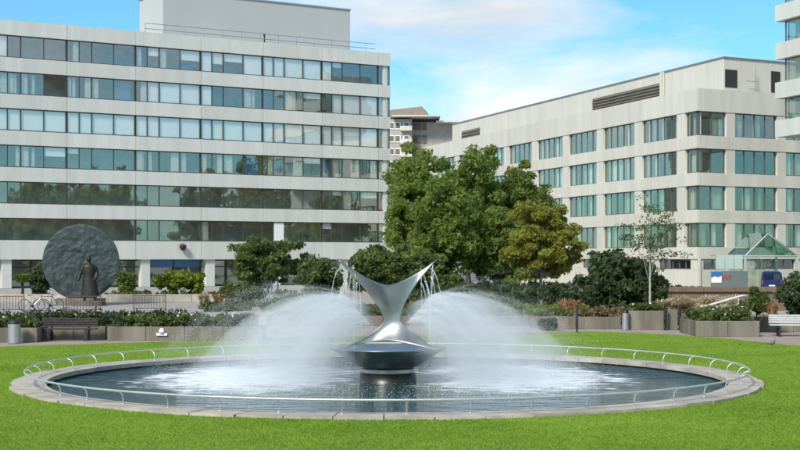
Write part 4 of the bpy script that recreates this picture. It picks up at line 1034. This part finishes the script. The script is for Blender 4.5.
# ================================================================== glass entrance, sign, van
YE = 126.0
ent = thing('glass_entrance', 'gabled glass entrance canopy on white steel frame', 'entrance', (at(767,YE), YE, -0.012))
ex0, ex1 = at(745,YE)-at(767,YE), at(797,YE)-at(767,YE)
ze, za = zat(256,YE), zat(233.5,YE); xa = at(768,YE)-at(767,YE); DE = 7.0
frm = MB()
for y_ in (0, DE):
    frm.tube([(ex0,y_,ze),(xa,y_,za),(ex1,y_,ze),(ex0,y_,ze)], 0.09, 6)
frm.tube([(xa,0,za),(xa,DE,za)], 0.09, 6); frm.tube([(ex0,0,ze),(ex0,DE,ze)], 0.09, 6); frm.tube([(ex1,0,ze),(ex1,DE,ze)], 0.09, 6)
frm.build('roof_frame', M['grey_green'], ent)
for x_ in (ex0, ex1):
    for y_ in (0, DE): MB().box(-0.1,-0.1,0,0.1,0.1,ze-0.09).build('post', M['grey_green'], ent, (x_,y_,0))
for i in range(4):
    y0_, y1_ = DE*i/4+0.03, DE*(i+1)/4-0.03
    for xs_ in (ex0, ex1):
        MB().add([(xs_,y0_,ze+0.1),(xs_,y1_,ze+0.1),(xa,y1_,za+0.1),(xa,y0_,za+0.1),(xs_,y0_,ze+0.13),(xs_,y1_,ze+0.13),(xa,y1_,za+0.13),(xa,y0_,za+0.13)], [(0,1,2,3),(7,6,5,4),(0,4,5,1),(1,5,6,2),(2,6,7,3),(3,7,4,0)]).build('roof_pane', M['glass_canopy'], ent)
MB().add([(ex0+0.1,0.03,ze+.05),(ex1-0.1,0.03,ze+.05),(xa,0.03,za-.05),(ex0+0.1,0.05,ze+.05),(ex1-0.1,0.05,ze+.05),(xa,0.05,za-.05)], [(0,1,2),(5,4,3),(0,3,4,1),(1,4,5,2),(2,5,3,0)]).build('gable_pane', M['glass_canopy'], ent)
for k_ in range(5):
    x_ = ex0+0.12+(ex1-ex0-0.24)*k_/5; MB().box(0,0,0,(ex1-ex0-0.24)/5-0.08,0.03,ze-0.3).build('door_pane', M['glass_green'], ent, (x_+0.04, DE-0.4, 0.05))
wing = thing('entrance_side_canopy', 'pale flat glass screen above the grey sign board', 'canopy', (at(717,YE), YE+0.4, -0.012))
ww_ = at(744,YE)-at(717,YE)
for i in range(3):
    MB().box(ww_*i/3+0.02,0,zat(269,YE),ww_*(i+1)/3-0.02,0.05,zat(254.5,YE)).build('panel', M['pale_green'], wing)
for x_ in (0.05, ww_-0.05): MB().tube([(x_,0.2,0),(x_,0.2,zat(256,YE))], 0.07, 6).build('post', M['galv'], wing)
MB().box(0,0.06,zat(256,YE),ww_,2.4,zat(255,YE)).build('roof', M['galv'], wing)
YG = 125.0
sg_ = thing('sign_board', 'grey teal entrance sign board with blue emblem and red letters', 'sign', (at(711,YG), YG, -0.012))
gw = at(748,YG)-at(711,YG)
MB().bbox(0,0,zat(288,YG),gw,0.12,zat(271,YG),0.01).build('board', M['sign_teal'], sg_)
e0, e1 = 0.02, at(721.5,YG)-at(711,YG)
MB().box(e0,-0.03,zat(282.5,YG),e1,-0.004,zat(271.3,YG)).build('emblem', M['white'], sg_)
MB().add([(e0,-0.05,zat(277.5,YG)),(e0+.3,-0.05,zat(276,YG)),(e0+.6,-0.05,zat(277,YG)),(e1,-0.05,zat(275.5,YG)),(e1,-0.05,zat(271.4,YG)),(e0,-0.05,zat(271.4,YG)),
          (e0,-0.032,zat(277.5,YG)),(e0+.3,-0.032,zat(276,YG)),(e0+.6,-0.032,zat(277,YG)),(e1,-0.032,zat(275.5,YG)),(e1,-0.032,zat(271.4,YG)),(e0,-0.032,zat(271.4,YG))],
         [(0,1,2,3,4,5),(11,10,9,8,7,6)]+[(i,i+6,(i+1)%6+6,(i+1)%6) for i in range(6)]).build('emblem_wave', M['blue_light'], sg_)
for i in range(3):
    x0_ = at(722.6+i*3.1,YG)-at(711,YG); l_ = MB(); zb_, zt3 = zat(279.5,YG), zat(275,YG); zm = (zb_+zt3)/2
    l_.box(0,-0.03,zb_,0.06,-0.004,zt3)
    for z_ in (zb_, zm-0.03, zt3-0.07): l_.box(0.062,-0.03,z_,0.21,-0.004,z_+0.07)
    l_.build('letter', M['red'], sg_, (x0_,0,0))
# van
YV = 122.0
van = thing('parked_van', 'small dark blue van parked under the glass entrance', 'van', (at(772,YV), YV, -0.012), R(-14))
prof = [(-0.92,0.28),(0.92,0.28),(0.93,0.95),(0.80,1.72),(0.66,1.82),(-0.66,1.82),(-0.80,1.72),(-0.93,0.95)]
MB().prism(prof, 0, 3.9).build('body', M['blue'], van)
MB().prism([(-0.62,1.825),(0.62,1.825),(0.55,1.87),(-0.55,1.87)], 0.2,3.2).build('roof_highlight', M['blue_light'], van)  # lighter blue strip, a highlight painted along the van top
MB().box(-0.66,-0.02,1.12,0.66,-0.004,1.6).build('rear_window', M['glass_green'], van)
for sx in (-1,1):
    MB().box(-0.06,-0.03,0,0.06,-0.003,0.34).build('tail_light', M['red'], van, (sx*0.82,0,0.72))
    for y_ in (0.7, 3.1):
        w_ = MB().lathe([(0.2,-0.1),(0.30,-0.1),(0.31,-0.08),(0.31,0.08),(0.30,0.1),(0.2,0.1)], 20).build('wheel', M['rubber'], van, (sx*0.82,y_,0.31)); w_.rotation_euler = (0,R(90),0)
        MB().lathe([(0.19,-0.09),(0.19,0.105)], 16).build('rim', M['galv'], w_)
MB().bbox(-0.9,-0.09,0.3,0.9,-0.003,0.46,0.02).build('bumper', M['black'], van)
MB().box(-0.26,-0.025,0.55,0.26,-0.003,0.66).build('number_plate', M['white'], van)

# ================================================================== pigeon
YP = ydepth(347.5)
pg = thing('pigeon', 'grey pigeon standing on the path near the pale bench', 'bird', (at(772,YP), YP, 0.0), R(-60))
pb = MB()
vv = []
pts = [(-0.19,0,0.12),(-0.10,0,0.135),(0,0,0.15),(0.07,0,0.17),(0.10,0,0.215),(0.115,0,0.25),(0.15,0,0.248),(0.165,0,0.242)]
pb.tube(pts, [0.022,0.042,0.062,0.056,0.034,0.032,0.018,0.005], 10)
bo = pb.build('body', M['sign_teal'], pg, smooth=True)
for s_ in (-1,1): MB().tube([(0.0,s_*0.025,0.10),(0.01,s_*0.025,0.0),(0.05,s_*0.03,0.004)], 0.006, 5).build('leg', M['red'], pg)
MB().add([(-0.17,-0.025,0.125),(-0.17,0.025,0.125),(-0.28,0.04,0.10),(-0.28,-0.04,0.10),(-0.17,-0.025,0.135),(-0.17,0.025,0.135),(-0.28,0.04,0.108),(-0.28,-0.04,0.108)], [(0,1,2,3),(7,6,5,4),(0,4,5,1),(1,5,6,2),(2,6,7,3),(3,7,4,0)]).build('tail', M['black'], pg)
